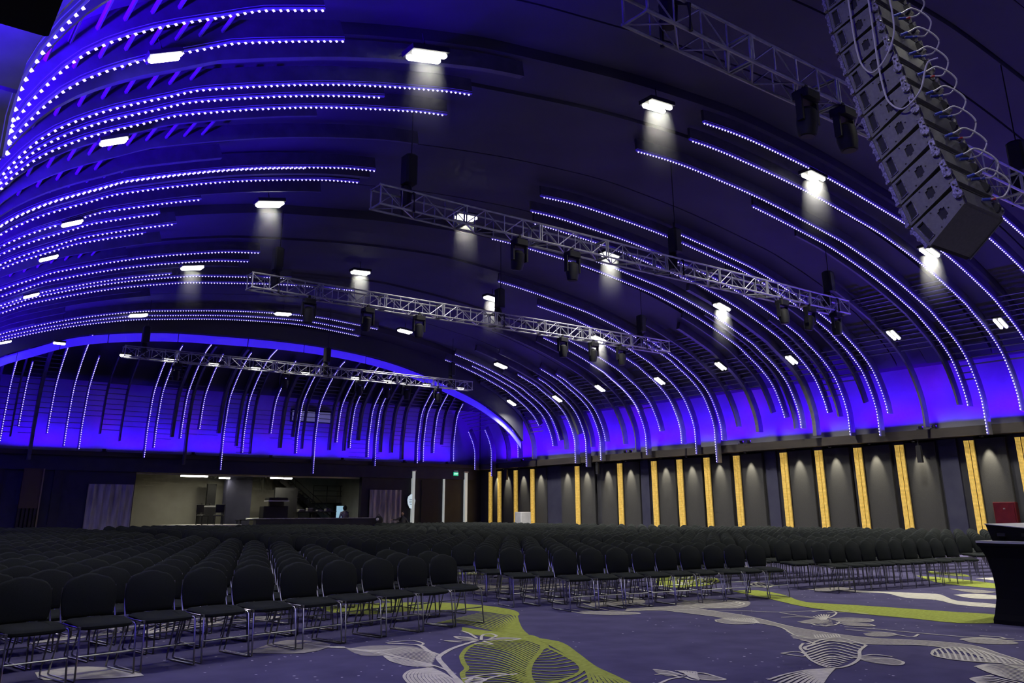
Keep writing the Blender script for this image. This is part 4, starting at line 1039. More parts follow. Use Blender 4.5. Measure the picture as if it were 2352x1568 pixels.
# ------------------------------------------------------------------ uplights standing on the ledges
def uplight(x, y, z, label, tgt, power=120):
    t = thing('uplight', label, 'uplight', (x, y, z), 0, 'uplights on the ledges')
    MB().box(-0.12, 0.12, -0.1, 0.1, 0, 0.04).build('base', M['black'], t)
    MB().lathe((0, 0, 0.1), [(0.07, -0.06), (0.09, 0.05), (0.07, 0.05), (0.06, 0.02)], 12).build('body', M['black'], t)
    MB().lathe((0, 0, 0.13), [(0.065, 0), (0.065, 0.012)], 12).build('lens', M['uplamp'], t)
    spot('uplight_beam', (x, y, z + 0.2), tgt, (0.35, 0.0, 1.0), power, 80, 0.9, 0.06)
for i, yv in enumerate((39.9, 31.3, 30.9, 24.0, 23.6, 15.9, 15.4)):
    uplight(RX + 0.6, yv, LEDGE, f'small magenta uplight on the right ledge, {ORD[i]} from the far corner', (RX + 0.9, yv, 8), 60)
for i, xv in enumerate((8.9, 13.1, 17.2, 21.4, 25.4, 28.4)):
    uplight(xv, FY + 0.6, LEDGE, f'small magenta uplight on the far ledge, {ORD[i]} from the left', (xv, FY + 1.1, 8), 45)

# ------------------------------------------------------------------ right wall: gold light columns, fabric panels, downlights
COLS = [44.04 - 0.6, 42.51, 40.87, 39.27, 35.35, 32.04, 29.64, 27.98, 26.32, 24.62, 22.16, 20.48, 18.75, 17.05, 14.49, 12.79, 11.2, 9.6, 7.2]
for i, y in enumerate(COLS):
    t = thing('light_column', f'tall glowing gold light column on the right wall, {ORD[i]} from the far corner', 'light column', (WX - 0.02, y - 0.15, 0), 0, 'gold light columns on the right wall')
    MB().box(-0.18, 0, -0.19, 0.19, 0.05, 3.84).build('frame', M['ledge'], t)
    MB().box(-0.235, -0.17, -0.165, -0.035, 0.1, 3.74).build('light_panel', M['gold'], t)
    MB().box(-0.235, -0.17, 0.015, 0.165, 0.1, 3.74).build('light_panel', M['gold'], t)
    MB().box(-0.27, 0, -0.21, 0.21, 3.74, 3.86).build('cap', M['ledge'], t)
    # warm light the column throws on its surroundings
    area('column_glow', (WX - 0.3, y - 0.15, 1.9), (0, math.radians(90), 0), 3.4, 0.25, (1.0, 0.62, 0.2), 12.0)
SPY = [43.15 - 0.5, 41.57, 40.02, 38.42, 36.08, 34.47, 32.84, 31.18, 28.78, 27.13, 25.49, 23.76, 21.31, 19.62, 17.91, 16.18, 13.75, 12.0, 8.6]
for i, y in enumerate(SPY):
    wd = 0.5 if y > 38 else 0.58
    p = tag(MB().bbox(WX - 0.16, WX, y - wd, y + wd, 0.08, 3.8, 0.02).build('wall_panel', M['panel']), f'dark grey fabric wall panel with a lamp above, {ORD[i]} from the far corner', 'panel', 'fabric panels on the right wall')
    t = thing('downlight', f'small recessed downlight above a wall panel, {ORD[i]} from the far corner', 'downlight', (WX - 0.5, y, 3.87), 0, 'downlights above the wall panels')
    MB().lathe((0, 0, 0), [(0.07, 0.0), (0.07, -0.07), (0.05, -0.07), (0.045, -0.02)], 12).build('housing', M['black'], t)
    MB().lathe((0, 0, -0.03), [(0.045, 0), (0.045, 0.006)], 12).build('lens', M['tube'], t)
    spot('downlight_beam', (WX - 0.5, y, 3.8), (WX - 0.16, y, 2.9), (1.0, 0.93, 0.72), 330, 40, 0.8, 0.03)
# navy recesses between the panel groups
for i, (a, b) in enumerate(((36.7, 38.0), (30.0, 30.55), (22.5, 23.05), (14.85, 15.5))):
    tag(MB().box(WX - 0.1, WX, a, b, 0.05, 3.85).build('recess_door', M['navy']), f'plain navy door leaf flush in the right wall, {ORD[i]} from the far corner', 'door', 'navy doors in the right wall')
bb = MB(); bb.box(WX - 0.2, WX, BACK, FY + 0.5, 0, 0.09); b_ = struct('baseboard_right', bb, M['black'])
# projector-like boxes hanging from the ledge
for i, (y, z) in enumerate(((15.98, 3.35), (33.2, 3.55), (41.2, 3.5))):
    t = thing('wall_speaker', f'slim black speaker on a stem under the right ledge, {ORD[i]} from the far corner' if i else 'slim black speaker on a stem under the ledge, near the red hose cabinet', 'speaker', (RX + 0.42, y, z), 0, 'slim speakers under the ledge')
    MB().bbox(-0.07, 0.07, -0.09, 0.09, -0.3, 0.3, 0.015).build('body', M['black'], t)
    MB().box(-0.02, 0.02, -0.02, 0.02, 0.3, 3.9 - z).build('stem', M['black'], t)
# red hose cabinet and grey plinth
t = thing('hose_cabinet', 'red fire hose cabinet standing against the right wall behind the draped table', 'cabinet', (WX - 0.16, 13.45, 0.0))
MB().bbox(-0.22, 0, -0.36, 0.36, 0.45, 1.66, 0.02).build('body', M['red'], t)
MB().box(-0.235, -0.22, -0.31, 0.31, 0.5, 1.6).build('door', M['red'], t)
MB().box(-0.25, -0.235, -0.2, 0.12, 0.72, 0.78).build('label_plate', M['white'], t)
MB().box(-0.25, -0.235, -0.03, 0.03, 1.42, 1.47).build('handle', M['steel'], t)
tag(MB().bbox(29.6, 30.3, 38.75, 39.35, 0, 1.38, 0.02).build('display_plinth', M['white']), 'plain pale grey box plinth in front of a gold column', 'plinth')

# ------------------------------------------------------------------ far wall and the room behind its opening
OX0, OX1, OZ = 10.48, 22.67, 3.3
FW = FY + 0.55
wall_box('wall_far_left', LX - 1.3, OX0, FW, FW + 0.3, 0, 3.98, M['navy'])
wall_box('wall_far_right', OX1, RX + 1.0, FW, FW + 0.3, 0, 3.98, M['wall'])
wall_box('floor_back_room', OX0 - 0.5, OX1 + 1.5, FW, 52, -0.05, 0.012, M['floor_dark'])
wall_box('wall_back_room', OX0 - 0.5, OX1 + 1.5, 50.6, 50.8, 0, 4.02, M['room'])
wall_box('wall_back_room_left', OX0 - 0.5, OX0 - 0.3, FW + 0.3, 50.6, 0, 4.02, M['room'])
wall_box('wall_back_room_right', OX1 + 1.3, OX1 + 1.5, FW + 0.3, 50.6, 0, 4.02, M['room'])
wall_box('ceiling_back_room', OX0 - 0.5, OX1 + 1.5, FY + 1.4, 50.8, 4.02, 4.1, M['wall'])
wall_box('trim_8', OX0, OX1, FW + 0.3, FW + 0.42, 3.22, 3.32, M['white'])
# grey curtains either side of the opening
def curtain(x0, x1, z1, label):
    mb = MB(); n = int((x1 - x0) / 0.06); lo, hi = [], []
    for i in range(n + 1):
        x = x0 + (x1 - x0) * i / n
        yv = FW - 0.12 + 0.03 * math.sin(i * 1.1) + 0.012 * math.sin(i * 2.7)
        lo.append((x, yv, 0.02)); hi.append((x, yv, z1))
    mb.loft([lo, hi], closed=False)
    mb.loft([[(p[0], p[1] + 0.03, p[2]) for p in hi], [(p[0], p[1] + 0.03, p[2]) for p in lo]], closed=False)
    mb.loft([hi, [(p[0], p[1] + 0.03, p[2]) for p in hi]], closed=False)
    tag(mb.build('curtain', M['curtain'], None, True), label, 'curtain', 'grey curtains beside the opening')
curtain(8.4, 10.42, 2.7, 'pale grey streaked drape just left of the lit opening in the far wall')
curtain(23.15, 25.2, 2.62, 'pale grey streaked drape just right of the lit opening in the far wall')
# low counter across the opening
t = thing('counter', 'long low dark counter with a pale top across the far opening', 'counter', (0, FY + 0.1, 0))
MB().box(16.5, 23.45, 0, 0.4, 0, 1.06).build('front', M['wall'], t)
MB().box(16.45, 23.5, -0.04, 0.46, 1.06, 1.1).build('top', M['curtain'], t)
# white posts and thin upright with brightness put in as emission, exit sign, illuminated sign
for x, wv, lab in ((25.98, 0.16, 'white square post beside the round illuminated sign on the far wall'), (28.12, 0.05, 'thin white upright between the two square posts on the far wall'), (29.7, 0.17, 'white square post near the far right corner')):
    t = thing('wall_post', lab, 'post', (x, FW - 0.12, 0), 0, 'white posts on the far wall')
    MB().box(-wv / 2, wv / 2, -0.08, 0.1, 0, 3.7 if wv > 0.1 else 3.3).build('shaft', M['post_glow'], t)
    if wv > 0.1: MB().box(-wv, wv * 0.8, -0.1, 0.1, 3.7, 3.78).build('cap', M['curtain'], t)
tag(MB().box(26.6, 27.75, FW - 0.06, FW, 0.03, 3.2).build('wall_board', M['panel']), 'dark grey board on the far wall between white posts', 'panel')
t = thing('exit_sign', 'small green lit EXIT sign under the ledge near the far corner', 'sign', (28.95, FW - 0.15, 3.62))
MB().box(-0.16, 0.16, -0.03, 0.03, -0.1, 0.1).build('body', mat('exit_green', (0.02, 0.3, 0.16), 0.5, emit=(0.05, 0.75, 0.42), estr=0.7, sample=False), t)
MB().box(-0.15, 0.15, -0.02, 0.02, 0.14, 0.19).build('bracket', M['white'], t)
cu = bpy.data.curves.new('exit_lettering', 'FONT'); cu.body = 'EXIT'; cu.size = 0.15; cu.align_x = 'CENTER'; cu.align_y = 'CENTER'; cu.extrude = 0.002
cu.materials.append(mat('exit_white', (0.8, 1, 0.9), 0.5, emit=(0.75, 1.0, 0.9), estr=1.2, sample=False))
tmp = bpy.data.objects.new('lettering_curve', cu); C.objects.link(tmp)
bpy.context.view_layer.update()
lme = bpy.data.meshes.new_from_object(tmp.evaluated_get(bpy.context.evaluated_depsgraph_get()))
bpy.data.objects.remove(tmp)
lo = bpy.data.objects.new('lettering', lme); C.objects.link(lo); lo.parent = t; lo.location = (0, -0.034, 0); lo.rotation_euler = (math.radians(90), 0, 0)
t = thing('illuminated_sign', 'white rounded shield-shaped lit sign on the far wall behind a white post', 'sign', (25.83, FW - 0.1, 1.98))
pts = [(-0.16, 0.28), (0.02, 0.42), (0.22, 0.34), (0.3, 0.05), (0.25, -0.25), (0.1, -0.42), (-0.06, -0.36), (-0.18, -0.12), (-0.21, 0.1)]
mb = MB(); mb.loft([[(x, -0.05, z) for x, z in pts], [(x, 0.02, z) for x, z in pts]]); mb.build('face', mat('sign_white', (0.7, 0.75, 0.78), 0.5, emit=(0.55, 0.68, 0.75), estr=0.8, sample=False), t)
mb = MB(); mb.loft([[(x * 1.08, 0.0, z * 1.06) for x, z in pts], [(x * 1.08, 0.05, z * 1.06) for x, z in pts]]); mb.build('rim', M['steel'], t)
mb = MB()
for k, (a, b) in enumerate(((-0.1, 0.16), (-0.12, 0.18), (-0.06, 0.1))): mb.box(a, b, -0.056, -0.05, 0.08 - k * 0.12, 0.11 - k * 0.12)
mb.build('print', mat('sign_print', (0.12, 0.25, 0.3), 0.6), t)
# left part of the far wall: brown pilaster and dark panels
t = thing('pilaster', 'brown wooden pilaster with slatted lower half at the far left', 'pilaster', (6.05, FW - 0.1, 0))
MB().box(-0.42, 0.36, -0.1, 0.08, 1.6, 3.35).build('upper_panel', mat('brown_panel', (0.10, 0.075, 0.03), 0.6), t)
for k in range(5): MB().box(-0.42 + k * 0.16, -0.32 + k * 0.16, -0.12, 0.08, 0.02, 1.6).build('slat', M['ledge'], t)
MB().box(0.36, 0.42, -0.13, 0.08, 0.02, 3.35).build('edge_strip', mat('pale_wood', (0.25, 0.2, 0.1), 0.6), t)
for i, (a, b) in enumerate(((2.6, 4.9), (6.9, 7.3), (0.2, 2.3))):
    tag(MB().box(a, b, FW - 0.08, FW, 0.03, 3.5).build('wall_panel', M['panel'] if i != 1 else M['wall']), ('wide dark grey panel left of the brown pilaster on the far wall', 'narrow dark panel right of the brown pilaster on the far wall', 'dark grey panel in the far left corner of the hall')[i], 'panel', 'panels left of the opening')
# control-room window in the upper far wall
wn = struct('window_1', MB().box(18.4, 20.9, FY + 1.25, FY + 1.31, 6.25, 6.95), M['black'])
pm = mat('window_glass', (0.18, 0.18, 0.2), 0.15, emit=(0.3, 0.3, 0.36), estr=0.22, sample=False)
for a, b in ((18.5, 19.25), (19.3, 19.85), (19.95, 20.8)): MB().box(a, b, FY + 1.22, FY + 1.25, 6.32, 6.88).build('pane', pm, wn)

# ------------------------------------------------------------------ back room: lamps, stair, platform, gear
for i, (x0, x1, yv) in enumerate(((13.15, 14.55, 46.6), (15.75, 16.35, 48.4), (18.1, 19.35, 46.8))):
    t = thing('ceiling_lamp', ('long bright fluorescent lamp at the left of the back room opening', 'short fluorescent lamp deep in the middle of the back room', 'long fluorescent lamp at the right of the back room opening')[i], 'lamp', ((x0 + x1) / 2, yv, 3.25), 0, 'fluorescent lamps in the back room')
    hw = (x1 - x0) / 2
    MB().box(-hw, hw, -0.12, 0.12, 0.02, 0.09).build('housing', M['white'], t)
    MB().box(-hw + 0.02, hw - 0.02, -0.1, 0.1, -0.05, 0.02).build('diffuser', M['tube'], t)
    MB().tube([(-hw * 0.7, 0, 0.09), (-hw * 0.7, 0, 0.77)], 0.012).build('hanger', M['steel'], t)
    MB().tube([(hw * 0.7, 0, 0.09), (hw * 0.7, 0, 0.77)], 0.012).build('hanger', M['steel'], t)
    area('lamp_light', ((x0 + x1) / 2, yv, 3.18), (0, 0, 0), x1 - x0, 0.2, (1.0, 0.95, 0.72), 60 if i != 1 else 25)
tag(MB().box(15.55, 16.05, 49.6, 49.75, 0, 2.95).build('dark_door_leaf', M['black']), 'black door leaf standing open in the back room', 'door')
tag(MB().box(16.35, 17.75, 48.6, 49.3, 0, 3.5).build('navy_pier', M['navy']), 'broad navy pier in the middle of the back room', 'pier')
tag(MB().box(18.75, 20.1, 47.6, 47.75, 0, 2.75).build('dark_screen', M['black']), 'dark freestanding screen left of the steel stair', 'screen')
t = thing('steel_stair', 'dark steel stair descending to the right in the back room', 'stair', (19.3, 48.4, 0))
for k in range(17): MB().box(k * 0.26, k * 0.26 + 0.28, 0, 1.0, 3.3 - k * 0.19, 3.34 - k * 0.19).build('step', M['black'], t)
for yv in (-0.03, 1.0):
    mb = MB(); mb.hexa([(0, yv, 3.1), (4.25, yv, 0.0), (4.25, yv + 0.04, 0.0), (0, yv + 0.04, 3.1), (0, yv, 3.4), (4.25, yv, 0.3), (4.25, yv + 0.04, 0.3), (0, yv + 0.04, 3.4)]); mb.build('stringer', M['black'], t)
    for h in (0.3, 0.62): MB().tube([(0, yv, 3.3 + h), (3.9, yv, 0.45 + h)], 0.025).build('rail', M['black'], t)
    for k in range(5): MB().tube([(k * 0.95, yv, 3.3 - k * 0.69), (k * 0.95, yv, 3.92 - k * 0.69)], 0.02).build('baluster', M['black'], t)
t = thing('landing_rail', 'dark landing railing high at the right of the back room', 'railing', (22.0, 49.7, 0))
for h in (2.35, 2.65, 2.95): MB().tube([(0, 0, h), (1.9, 0, h)], 0.022).build('rail', M['black'], t)
for k in range(3): MB().tube([(k * 0.9, 0, 1.9), (k * 0.9, 0, 2.95)], 0.02).build('baluster', M['black'], t)
MB().box(0, 1.9, 0, 0.7, 1.85, 1.95).build('deck', M['black'], t)
for k in range(2): MB().box(0.1 + k * 1.6, 0.2 + k * 1.6, 0.5, 0.6, 0, 1.85).build('post', M['black'], t)
tag(MB().box(22.45, 22.98, 47.2, 47.3, 0.012, 1.75).build('lit_screen', mat('screen_blue', (0.2, 0.3, 0.4), 0.4, emit=(0.28, 0.48, 0.62), estr=0.9, sample=False)), 'pale blue lit screen behind the person in the hooded top', 'screen')
t = thing('stage_platform', 'low dark platform with a pale rim in the back room', 'platform', (14.3, 46.2, 0))
MB().lathe((0, 0, 0), [(2.0, 0.0), (2.0, 0.72), (1.9, 0.72)], 28).build('body', M['black'], t)
MB().lathe((0, 0, 0.72), [(2.05, 0.0), (2.05, 0.07), (1.0, 0.07)], 28).build('rim', M['curtain'], t)
def stack_chair(x, y, z, rz, label):
    t = thing('office_chair', label, 'chair', (x, y, z), rz, 'dark chairs on the platform')
    MB().bbox(-0.24, 0.24, -0.24, 0.24, 0.42, 0.5, 0.03).build('seat', M['black'], t)
    MB().bbox(-0.23, 0.23, 0.2, 0.26, 0.6, 1.02, 0.02).build('backrest', M['black'], t)
    for sx in (-0.2, 0.2):
        for sy in (-0.2, 0.2): MB().box(sx - 0.015, sx + 0.015, sy - 0.015, sy + 0.015, 0, 0.42).build('leg', M['black'], t)
        MB().box(sx - 0.015, sx + 0.015, 0.21, 0.24, 0.42, 0.7).build('back_post', M['black'], t)
stack_chair(14.3, 46.0, 0.79, 0.4, 'dark chair on the platform, the one further left')
stack_chair(15.0, 45.6, 0.79, -0.5, 'dark chair on the platform, the one further right')
t = thing('gear_rack', 'black equipment rack with two knobs on top beside the platform chairs', 'rack', (15.3, 48.7, 0))
MB().bbox(-0.42, 0.42, -0.3, 0.3, 0, 1.78, 0.02).build('case', M['black'], t)
for k in (-0.25, 0.2): MB().lathe((k, 0, 1.78), [(0.06, 0), (0.06, 0.08), (0.03, 0.1)], 10).build('knob', M['black'], t)
MB().box(-0.4, 0.4, -0.32, -0.3, 1.68, 1.74).build('edge', M['grey_top'], t)
t = thing('work_table', 'work table scattered with white papers in the back room', 'table', (17.45, 46.9, 0))
MB().box(-1.0, 1.2, -0.35, 0.35, 0.98, 1.02).build('top', M['black'], t)
for sx in (-0.9, 1.1):
    for sy in (-0.28, 0.28): MB().box(sx - 0.02, sx + 0.02, sy - 0.02, sy + 0.02, 0, 0.98).build('leg', M['black'], t)
for k, (px, py, s_) in enumerate(((-0.5, -0.1, 0.5), (0.05, 0.0, 0.35), (0.7, -0.05, 0.3))):
    tag(MB().hexa([(17.45 + px, 46.8 + py, 1.02), (17.45 + px + s_, 46.8 + py, 1.02), (17.45 + px + s_, 47.1 + py, 1.02), (17.45 + px, 47.1 + py, 1.02), (17.45 + px, 46.8 + py, 1.06), (17.45 + px + s_, 46.8 + py, 1.06), (17.45 + px + s_, 47.1 + py, 1.1), (17.45 + px, 47.1 + py, 1.1)]).build('paper_stack', M['white']), f'white sheets on the work table, {ORD[k]} heap from the left', 'paper', 'papers on the work table')
t = thing('keyboard_organ', 'tall black upright keyboard instrument with a pale lid edge in the back room', 'instrument', (18.2, 45.8, 0))
MB().bbox(-0.85, 0.55, -0.3, 0.35, 0, 1.72, 0.03).build('case', M['black'], t)
MB().bbox(-0.6, 0.5, -0.32, 0.3, 2.02, 2.16, 0.03).build('lid', M['black'], t)
MB().box(-0.64, 0.54, -0.36, 0.32, 1.96, 2.02).build('lid_edge', M['white'], t)
MB().box(-0.45, 0.35, -0.1, 0.1, 1.72, 1.96).build('stand', M['black'], t)
t = thing('gear_table', 'long dark bench of sound gear behind the counter', 'bench', (20.4, 45.8, 0))
MB().box(-1.1, 1.2, -0.3, 0.3, 1.38, 1.43).build('top', M['black'], t)
MB().box(-1.1, 1.2, -0.3, 0.3, 0.7, 0.74).build('shelf', M['black'], t)
for sx in (-1.05, 0.0, 1.15): MB().box(sx - 0.025, sx + 0.025, -0.28, 0.28, 0, 1.38).build('leg', M['black'], t)
MB().tube([(-1.1, -0.32, 1.44), (1.2, -0.32, 1.44)], 0.018).build('edge_rail', M['steel'], t)
for k, (px, hh) in enumerate(((-0.8, 0.12), (-0.3, 0.2), (0.3, 0.1), (0.8, 0.16))):
    tag(MB().bbox(20.4 + px - 0.16, 20.4 + px + 0.16, 45.65, 45.95, 1.43, 1.43 + hh, 0.015).build('mixer_box', M['speaker']), f'small grey mixer unit on the sound bench, {ORD[k]} from the left', 'mixer', 'units on the sound bench')

# ------------------------------------------------------------------ ceiling lamps: two parallel tubes under a dark housing
hm = MB().box(-0.36, 0.36, -0.19, 0.19, 0.03, 0.12).mesh('lamp_housing', M['housing'])
tm = MB().lathe((0, 0, 0), [(0.03, -0.33), (0.055, -0.29), (0.055, 0.29), (0.03, 0.33)], 10, 0).mesh('lamp_tube', M['tube'])
cmesh = MB().tube([(0, 0, 0.1), (0, 0, 0.42)], 0.012).mesh('lamp_stem', M['housing'])
def vault_z(x):
    d = min(RX - x, x - LX)
    return float(np.interp(d, DP[:NHALF, 0] + np.arange(NHALF) * 1e-7, DP[:NHALF, 1]))
def vault_slope(x):
    return math.atan2(vault_z(x + 0.2) - vault_z(x - 0.2), 0.4)
def bay_lamp(x, y, z, label, power):
    t = thing('ceiling_light', label, 'ceiling light', (x, y, z), 0, 'twin-tube ceiling lights')
    t.rotation_euler = (0, -vault_slope(x) * 0.85, 0)
    if x < 5: t.scale = (0.62, 0.62, 0.62)
    elif x > 27: t.scale = (0.8, 0.8, 0.8)
    link('housing', hm, t)
    link('tube', tm, t, (0, -0.1, 0)); link('tube', tm, t, (0, 0.1, 0))
    link('stem', cmesh, t)
    l = bpy.data.lights.new('bay_light', 'AREA'); l.shape = 'RECTANGLE'; l.size, l.size_y = 0.66, 0.3
    l.color, l.energy, l.spread = (1.0, 0.97, 0.86), power, math.radians(LAMP_SPREAD if y > 5 or x > 5 else 178)
    o = bpy.data.objects.new('bay_light', l); C.objects.link(o)
    o.location = (x, y, z - 0.08)
LAMP_SPREAD = 112
LAMP_P = 210
ROWP = [0.25, 0.3, 0.6, 1.2, 1.6, 1.2]
ROWX = [2.6, 7.3, 13.0, 18.8, 24.4, 28.2]
rows = {i: [] for i in range(6)}
for x, y, z in DATA['lights']:
    i = min(range(6), key=lambda k: abs(ROWX[k] - x))
    rows[i].append((y, x, z))
for i in range(0, 6):                      # unseen lamps carry the grid on, added to light floor and array
    for y in (3.4, -4.2): rows[i].append((y, ROWX[i], vault_z(ROWX[i]) - 0.15))
for i in range(6):
    for k, (y, x, z) in enumerate(sorted(rows[i], reverse=True)):
        bay_lamp(x, min(y, AY - 0.4) if y > 43 else y, z, f'bright twin-tube ceiling light, {ORD[k]} from the far end in the {ORD[5 - i]} row from the right', LAMP_P * ROWP[i] if y > 5 else LAMP_P * (0.62, 0.25, 0.35, 1.5, 2.1, 1.6)[i])  # added near lamps have their own powers, set for floor and array

# ------------------------------------------------------------------ lighting trusses
TZ = 7.3                                   # height of the box truss centre line
BAY, TW = 0.5, 0.40
SECL = 2.0
h = TW / 2
def tube_mesh(name, a, b, r, n=6): return MB().tube([a, b], r, n).mesh(name, M['truss'], True)
sec_mb = MB()
for sy in (-h, h):
    for sz in (-h, h): sec_mb.tube([(0, sy, sz), (SECL, sy, sz)], 0.025, 6)
for x in (0.03, SECL - 0.03):              # end frames of a section
    for sz in (-h, h): sec_mb.tube([(x, -h, sz), (x, h, sz)], 0.02, 5)
    for sy in (-h, h): sec_mb.tube([(x, sy, -h), (x, sy, h)], 0.02, 5)
sec_me = sec_mb.mesh('truss_section', M['truss'], True)
br = {}
br['up_f'] = tube_mesh('diagonal_brace', (0, -h, -h), (BAY, -h, h), 0.013, 5)
br['dn_f'] = tube_mesh('diagonal_brace', (0, -h, h), (BAY, -h, -h), 0.013, 5)
br['up_b'] = tube_mesh('diagonal_brace', (0, h, -h), (BAY, h, h), 0.013, 5)
br['dn_b'] = tube_mesh('diagonal_brace', (0, h, h), (BAY, h, -h), 0.013, 5)
br['bot'] = tube_mesh('diagonal_brace', (0, -h, -h), (BAY, h, -h), 0.013, 5)
br['bot2'] = tube_mesh('diagonal_brace', (0, h, -h), (BAY, -h, -h), 0.013, 5)
br['vf'] = tube_mesh('upright_brace', (0, -h, -h), (0, -h, h), 0.013, 5)
br['vb'] = tube_mesh('upright_brace', (0, h, -h), (0, h, h), 0.013, 5)
def truss(x0, x1, y, label):
    n = max(1, round((x1 - x0) / SECL))
    t = thing('lighting_truss', label, 'truss', (x0, y, TZ), 0, 'lighting trusses under the vault')
    for i in range(n):
        s = link('truss_section', sec_me, t, (i * SECL, 0, 0))
        for b in range(4):
            alt = (b + i) % 2
            link('diagonal_brace', br['up_f' if alt else 'dn_f'], s, (b * BAY, 0, 0))
            link('diagonal_brace', br['dn_b' if alt else 'up_b'], s, (b * BAY, 0, 0))
            link('diagonal_brace', br['bot' if alt else 'bot2'], s, (b * BAY, 0, 0))
            if b:
                link('upright_brace', br['vf'], s, (b * BAY, 0, 0)); link('upright_brace', br['vb'], s, (b * BAY, 0, 0))
    return x0 + n * SECL
TRUSS = {'A': (6.45, 26.45, 6.15), 'B': (7.0, 22.95, 13.82), 'C': (7.25, 22.6, 21.4), 'D': (7.0, 22.5, 34.15)}
truss(*TRUSS['A'], 'aluminium box truss nearest the camera, passing behind the hanging loudspeakers')
truss(*TRUSS['B'], 'aluminium box truss, second from the camera, in the middle of the ceiling')
truss(*TRUSS['C'], 'aluminium box truss, third from the camera, hung with dark moving lights')
truss(*TRUSS['D'], 'aluminium box truss furthest back, crossing in front of the far wall ribs')
# chain hoists
hoist_body = MB().bbox(-0.13, 0.13, -0.15, 0.15, -0.32, 0.32, 0.04).mesh('hoist_motor', M['black'])
def hoist(x, y, label):
    t = thing('chain_hoist', label, 'hoist', (x, y, TZ + 0.75), 0, 'chain hoists carrying the trusses')
    link('motor', hoist_body, t)
    MB().tube([(0, 0, -0.32), (0, 0, -0.75)], 0.02).build('hook', M['black'], t)
    for s in (-1, 1): MB().tube([(0, 0, -0.45), (0, s * 0.24, -0.6), (0, s * 0.24, -0.98)], 0.03).build('sling', M['black'], t)
    MB().tube([(0.04, 0, 0.32), (0.04, 0, vault_z(x) + 0.2 - TZ - 0.75)], 0.012).build('chain', M['black'], t)
    MB().lathe((0, 0.1, -0.75), [(0.1, 0), (0.13, 0.3), (0.1, 0.42)], 10).build('chain_bag', M['black'], t)
for nm, lab in (('A', 'nearest'), ('B', 'second'), ('C', 'third'), ('D', 'furthest')):
    x0, x1, y = TRUSS[nm]
    for k, xv in enumerate((x0 + 0.75, (x0 + x1) / 2 + 0.6, x1 - 0.6)):
        hoist(xv, y, f'black chain hoist at the {("left", "middle", "right")[k]} of the {lab} truss from the camera')
# moving lights slung under the trusses
hb = MB().bbox(-0.16, 0.16, -0.13, 0.13, 0.0, 0.14, 0.02).mesh('base', M['black'])
yk = MB().box(-0.2, -0.16, -0.05, 0.05, -0.34, 0.02).box(0.16, 0.2, -0.05, 0.05, -0.34, 0.02).box(-0.2, 0.2, -0.05, 0.05, -0.02, 0.03).mesh('yoke', M['black'])
hd = MB().lathe((0, 0, -0.3), [(0.07, 0.2), (0.14, 0.14), (0.15, -0.05), (0.12, -0.22), (0.1, -0.22)], 12).mesh('head', M['black'], True)
ln = MB().lathe((0, 0, -0.53), [(0.095, 0), (0.095, 0.012)], 12).mesh('lens', M['housing'])
cl_ = MB().box(-0.03, 0.03, -0.03, 0.03, 0.14, 0.24).mesh('clamp', M['black'])
def moving_light(x, y, label, tilt=0.0):
    t = thing('moving_light', label, 'stage light', (x, y, TZ - 0.43), 0, 'moving lights under the trusses')
    link('base', hb, t); link('yoke', yk, t); link('clamp', cl_, t)
    hh = link('head', hd, t); hh.rotation_euler = (tilt, 0, 0)
    link('lens', ln, hh)
for nm, lab, xs in (('A', 'nearest', (9.6, 10.5, 12.6)), ('B', 'second', (10.4, 11.9, 19.6, 20.9, 22.2)), ('C', 'third', (8.9, 10.7, 12.4, 18.0, 19.4, 20.7)), ('D', 'furthest', (9.0, 13.4, 16.9, 18.3, 19.3, 21.0))):
    for k, xv in enumerate(xs):
        moving_light(xv, TRUSS[nm][2] - 0.2, f'dark moving light under the {lab} truss from the camera, {ORD[k]} from the left', rr.uniform(-0.25, 0.25))
# small work lamps along the furthest truss
for k, xv in enumerate((4.8, 7.1, 8.7, 10.45, 12.2, 14.4, 16.75, 18.4, 20.5, 22.4)):
    t = thing('work_lamp', f'small white work lamp along the furthest truss, {ORD[k]} from the left', 'lamp', (xv, TRUSS['D'][2], TZ - 0.16 if k else TZ + 0.05), 0, 'work lamps along the furthest truss')
    MB().box(-0.2, 0.2, -0.1, 0.1, 0.03, 0.1).build('housing', M['housing'], t)
    MB().lathe((0, 0, 0), [(0.02, -0.2), (0.045, -0.17), (0.045, 0.17), (0.02, 0.2)], 8, 0).build('tube', M['tube'], t)
    if k == 0: MB().tube([(0, 0, 0.1), (0, 0, 1.6)], 0.012).build('stem', M['housing'], t)

